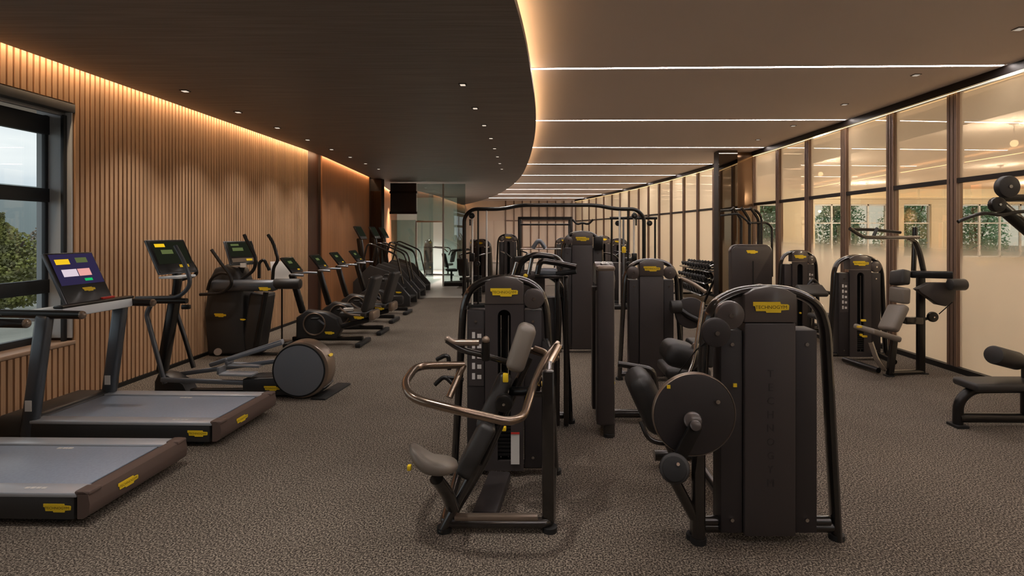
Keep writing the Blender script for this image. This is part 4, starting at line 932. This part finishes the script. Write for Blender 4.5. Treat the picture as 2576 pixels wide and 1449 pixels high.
# ------------------------------------------------------------------ stair climbers
def climber(label):
    t = thing('stair_climber', label, 'stair climber', (0, 0, 0), 0, 'stair climbers at the far left')
    part('side_shroud', MB().prism([(-.75, .02), (.62, .02), (.62, .25), (.10, .85), (-.35, 1.0), (-.75, .6)], (0, -.36, 0), (1, 0, 0), (0, 0, 1), -.09, bev=.02), m_tmside, t); part('side_shroud', MB().prism([(-.75, .02), (.62, .02), (.62, .25), (.10, .85), (-.35, 1.0), (-.75, .6)], (0, .36, 0), (1, 0, 0), (0, 0, 1), -.09, bev=.02), m_tmside, t)
    for k in range(4): part('step', MB().box((.48-.24*k, .04, .20+.19*k), (.24, .62, .04), bev=.01), m_rubber, t); 
    for k in range(4): part('riser', MB().box((.37-.24*k, .04, .11+.19*k), (.02, .62, .17)), m_metal_b, t)
    for s in (-1, 1):
        limb('handrail', t, [(.45, .04+s*.38, .55), (.30, .04+s*.38, 1.25), (-.40, .04+s*.38, 1.55), (-.62, .04+s*.38, .6)], .022, m=m_metal, rad=.14)
    part('mast', MB().beam((-.6, .04, .7), (-.72, .04, 1.65), .14, .1, ref=(0, 1, 0), bev=.03), m_metal_b, t)
    cs = part('console', MB().box((0, 0, 0), (.04, .5, .36), bev=.012), m_metal_b, t, loc=(-.70, .04, 1.78), rot=Euler((0, math.radians(-28), 0))); part('screen', MB().box((.021, 0, .02), (.003, .42, .26)), e_scr_dark, cs, label='dim workout screen')
    badge(t, (.35, -.365, .35), .14, text=False)
    return t
CL = climber('stair climber with dark wedge base beside the last bike'); CL.location = (-3.75, 13.5, 0)
dup(CL, (-3.85, 15.0, 0), 0, 'farther stair climber in front of the mirror pillar')
dup(CL, (-4.0, 16.4, 0), 0, 'last stair climber before the glass partition')

# ------------------------------------------------------------------ background equipment
t = thing('cable_crossover', 'wide black cable crossover frame with humped top beam', 'gym machine', (.33, 13.0, 0))
L = lambda px, py, Y: LP(t, px, py, Y)
limb('top_frame', t, [L(1168, 772, 13), L(1168, 545, 13), L(1188, 526, 13), L(1262, 526, 13), L(1310, 516, 13), L(1500, 516, 13), L(1548, 526, 13), L(1600, 526, 13), L(1620, 545, 13), L(1620, 772, 13)], .045, .045, m=m_metal_b, rad=.2)
for x in (-2.05, 1.98):
    for dx in (.10, .24, .44): limb('guide_post', t, [(x+dx*(1 if x < 0 else -1), 0, .05), (x+dx*(1 if x < 0 else -1), 0, 2.32)], .022, m=m_post if dx != .24 else m_metal_b)
    me = MB().box((0, 0, 0), (.22, .12, .04), bev=.004).mesh('weight_plate', m_plate)
    for k in range(14): link('weight_plate', me, t, (x+.2*(1 if x < 0 else -1), .1, .15+.045*k))
    disc('pulley', t, (x+.10*(1 if x < 0 else -1), -.08, 2.18), .07, .05, m_metal_b); disc('pulley', t, (x+.24*(1 if x < 0 else -1), -.1, 1.05), .06, .05, m_metal_b)
    part('carriage', MB().box((x+.1*(1 if x < 0 else -1), -.05, 1.2), (.12, .12, .2), bev=.02), m_metal_b, t); part('base_plate', MB().box((x+.25*(1 if x < 0 else -1), 0, .04), (.7, .6, .08), bev=.01), m_metal_b, t)
    limb('hand_strap', t, [(x+.06*(1 if x < 0 else -1), -.08, 2.1), (x+.06*(1 if x < 0 else -1), -.08, 1.95)], .02, m=m_rubber)
t = thing('power_rack', 'black squat power rack far back in the centre', 'gym machine', (.15, 18.5, 0))
for x in (-.85, .85):
    for y0 in (-.6, .6): part('upright_post', MB().box((x, y0, 1.15), (.08, .08, 2.3), bev=.008), m_metal_b, t)
    part('side_beam', MB().box((x, 0, 2.26), (.08, 1.2, .08)), m_metal_b, t); part('floor_beam', MB().box((x, 0, .04), (.08, 1.2, .08)), m_metal_b, t)
for y0 in (-.6, .6): part('cross_beam', MB().box((0, y0, 2.26), (1.7, .08, .08)), m_metal_b, t)
limb('pullup_bar', t, [(-.85, -.3, 2.05), (.85, -.3, 2.05)], .03, m=m_metal_b); limb('barbell', t, [(-1.1, -.62, 1.25), (1.1, -.62, 1.25)], .02, m=m_chrome)
def small_tower(x, y, h, rz, label, front=True, grp='weight machines in the background'):
    t = thing('weight_machine', label, 'gym machine', (x, y, 0), rz, grp); tower(t, h, .78, .28, .13, front=front, pulleys=(-1, 1), bw=.2, simple=True)
    pad('seat_pad', t, (.1, -.8, .48), (.36, .36, .09)); pad('back_pad', t, (.1, -1.02, .82), (.34, .1, .5), Euler((math.radians(12), 0, 0)))
    limb('floor_beam', t, [(.1, 0, .06), (.1, -1.05, .06)], .035); limb('seat_post', t, [(.1, -.8, .06), (.1, -.8, .44)], .035)
    limb('press_arm', t, [(-.25, -.1, 1.2), (-.25, -.75, 1.15), (-.1, -.85, 1.0)], .025, m=m_metal); limb('press_arm', t, [(.4, -.1, 1.2), (.45, -.75, 1.15), (.3, -.85, 1.0)], .025, m=m_metal)
    return t
small_tower(-1.75, 16.2, 1.6, -.5, 'background weight machine left inside the cable crossover')
small_tower(-1.05, 17.6, 1.75, .3, 'tall background weight machine near the crossover weight stack')
small_tower(-2.4, 19.5, 1.55, -1.2, 'background weight machine beside the glass partition')
small_tower(1.9, 16.8, 1.7, .6, 'background weight machine right inside the cable crossover')
small_tower(2.7, 19.0, 1.6, -.6, 'background weight machine beyond the right crossover leg')
small_tower(.9, 21.5, 1.6, .2, 'farthest weight machine behind the power rack')
small_tower(-4.6, 22.5, 1.5, 1.4, 'weight machine seen through the glass partition')
# twin pulley station right of the crossover
t = thing('pulley_station', 'upright dual pulley station near the right crossover leg', 'gym machine', (2.35, 13.9, 0))
for x in (-.55, -.25, .25, .55): limb('guide_post', t, [(x, 0, .05), (x, 0, 2.15)], .025, m=m_alu if abs(x) < .3 else m_metal_b)
limb('top_beam', t, [(-.6, 0, 2.15), (.6, 0, 2.15)], .035, m=m_metal_b); part('base', MB().box((0, 0, .04), (1.3, .6, .08), bev=.01), m_metal_b, t)
for x in (-.4, .4): part('weight_shroud', MB().box((x, .08, .55), (.24, .16, .95), bev=.02), m_shroud_d, t); disc('pulley', t, (x, -.05, 2.02), .07, .05, m_metal_b)
part('handle', MB().box((-.25, -.06, 1.35), (.1, .06, .16), bev=.02), m_yellow, t)

# dumbbell rack along the glass wall
RK = (4.15, 14.6, 0); rz = math.radians(-90)
t = thing('dumbbell_rack', 'three tier black dumbbell rack by the glass wall', 'rack', RK, rz)
tiers = [(.30, .10), (.58, 0.0), (.86, -.10)]
for x in (-1.38, 1.38):
    part('rack_post', MB().beam((x, -.25, .0), (x, .18, 1.0), .06, .05, ref=(0, 1, 0), bev=.01), m_metal_b, t); part('rack_foot', MB().box((x, 0, .025), (.07, .6, .05), bev=.01), m_metal_b, t)
for z, dy in tiers:
    yc = -.06-dy*1.0
    part('shelf', MB().box((0, yc, z), (2.8, .30, .03), Euler((math.radians(18), 0, 0)), bev=.006), m_metal, t)
me_h = MB().tube([(0, -.07, 0), (0, .07, 0)], .016, seg=8).mesh('handle', m_chrome); 
me_w = {}
for ti, (z, dy) in enumerate(tiers):
    yc = -.06-dy
    for k in range(10):
        r = .055+.003*k+(.012 if ti == 0 else 0); x = -1.2+.262*k
        loc = Matrix.Translation(RK) @ Matrix.Rotation(rz, 4, 'Z') @ Vector((x, yc, z+r+.03))
        d = thing('dumbbell', 'round black dumbbell on the %s tier of the rack, %s from the camera end' % (('bottom', 'middle', 'top')[ti], (names+[''])[9-k] if k < 9 else 'first'), 'dumbbell', loc, rz, 'dumbbells on the rack'); d.rotation_euler = (math.radians(18), 0, rz)
        if round(r, 3) not in me_w: me_w[round(r, 3)] = MB().cyl((0, -.03, 0), (0, .03, 0), r, seg=14, bev=.006).mesh('weight_head', m_rubber)
        link('handle', me_h, d)
        for s in (-1, 1): link('weight_head', me_w[round(r, 3)], d, (0, s*.095, 0))
t = thing('instruction_easel', 'small white notice card standing on the wall side ledge behind the cross trainer', 'sign', P(706, 705, 8.9)*Vector((1, 1, 0)).length if False else (-4.22, 8.95, 0))
part('stand_pole', MB().cyl((0, 0, 0), (0, 0, 1.0), .015, seg=8), m_metal_b, t); part('stand_base', MB().cyl((0, 0, 0), (0, 0, .02), .12, seg=20), m_metal_b, t)
part('card', MB().box((0, 0, 1.17), (.02, .34, .30), Euler((0, math.radians(-15), math.radians(-45))), bev=.004), m_white, t); part('card_ledge', MB().box((.05, -.02, 1.01), (.1, .36, .03), Euler((0, 0, math.radians(-45)))), m_white, t)
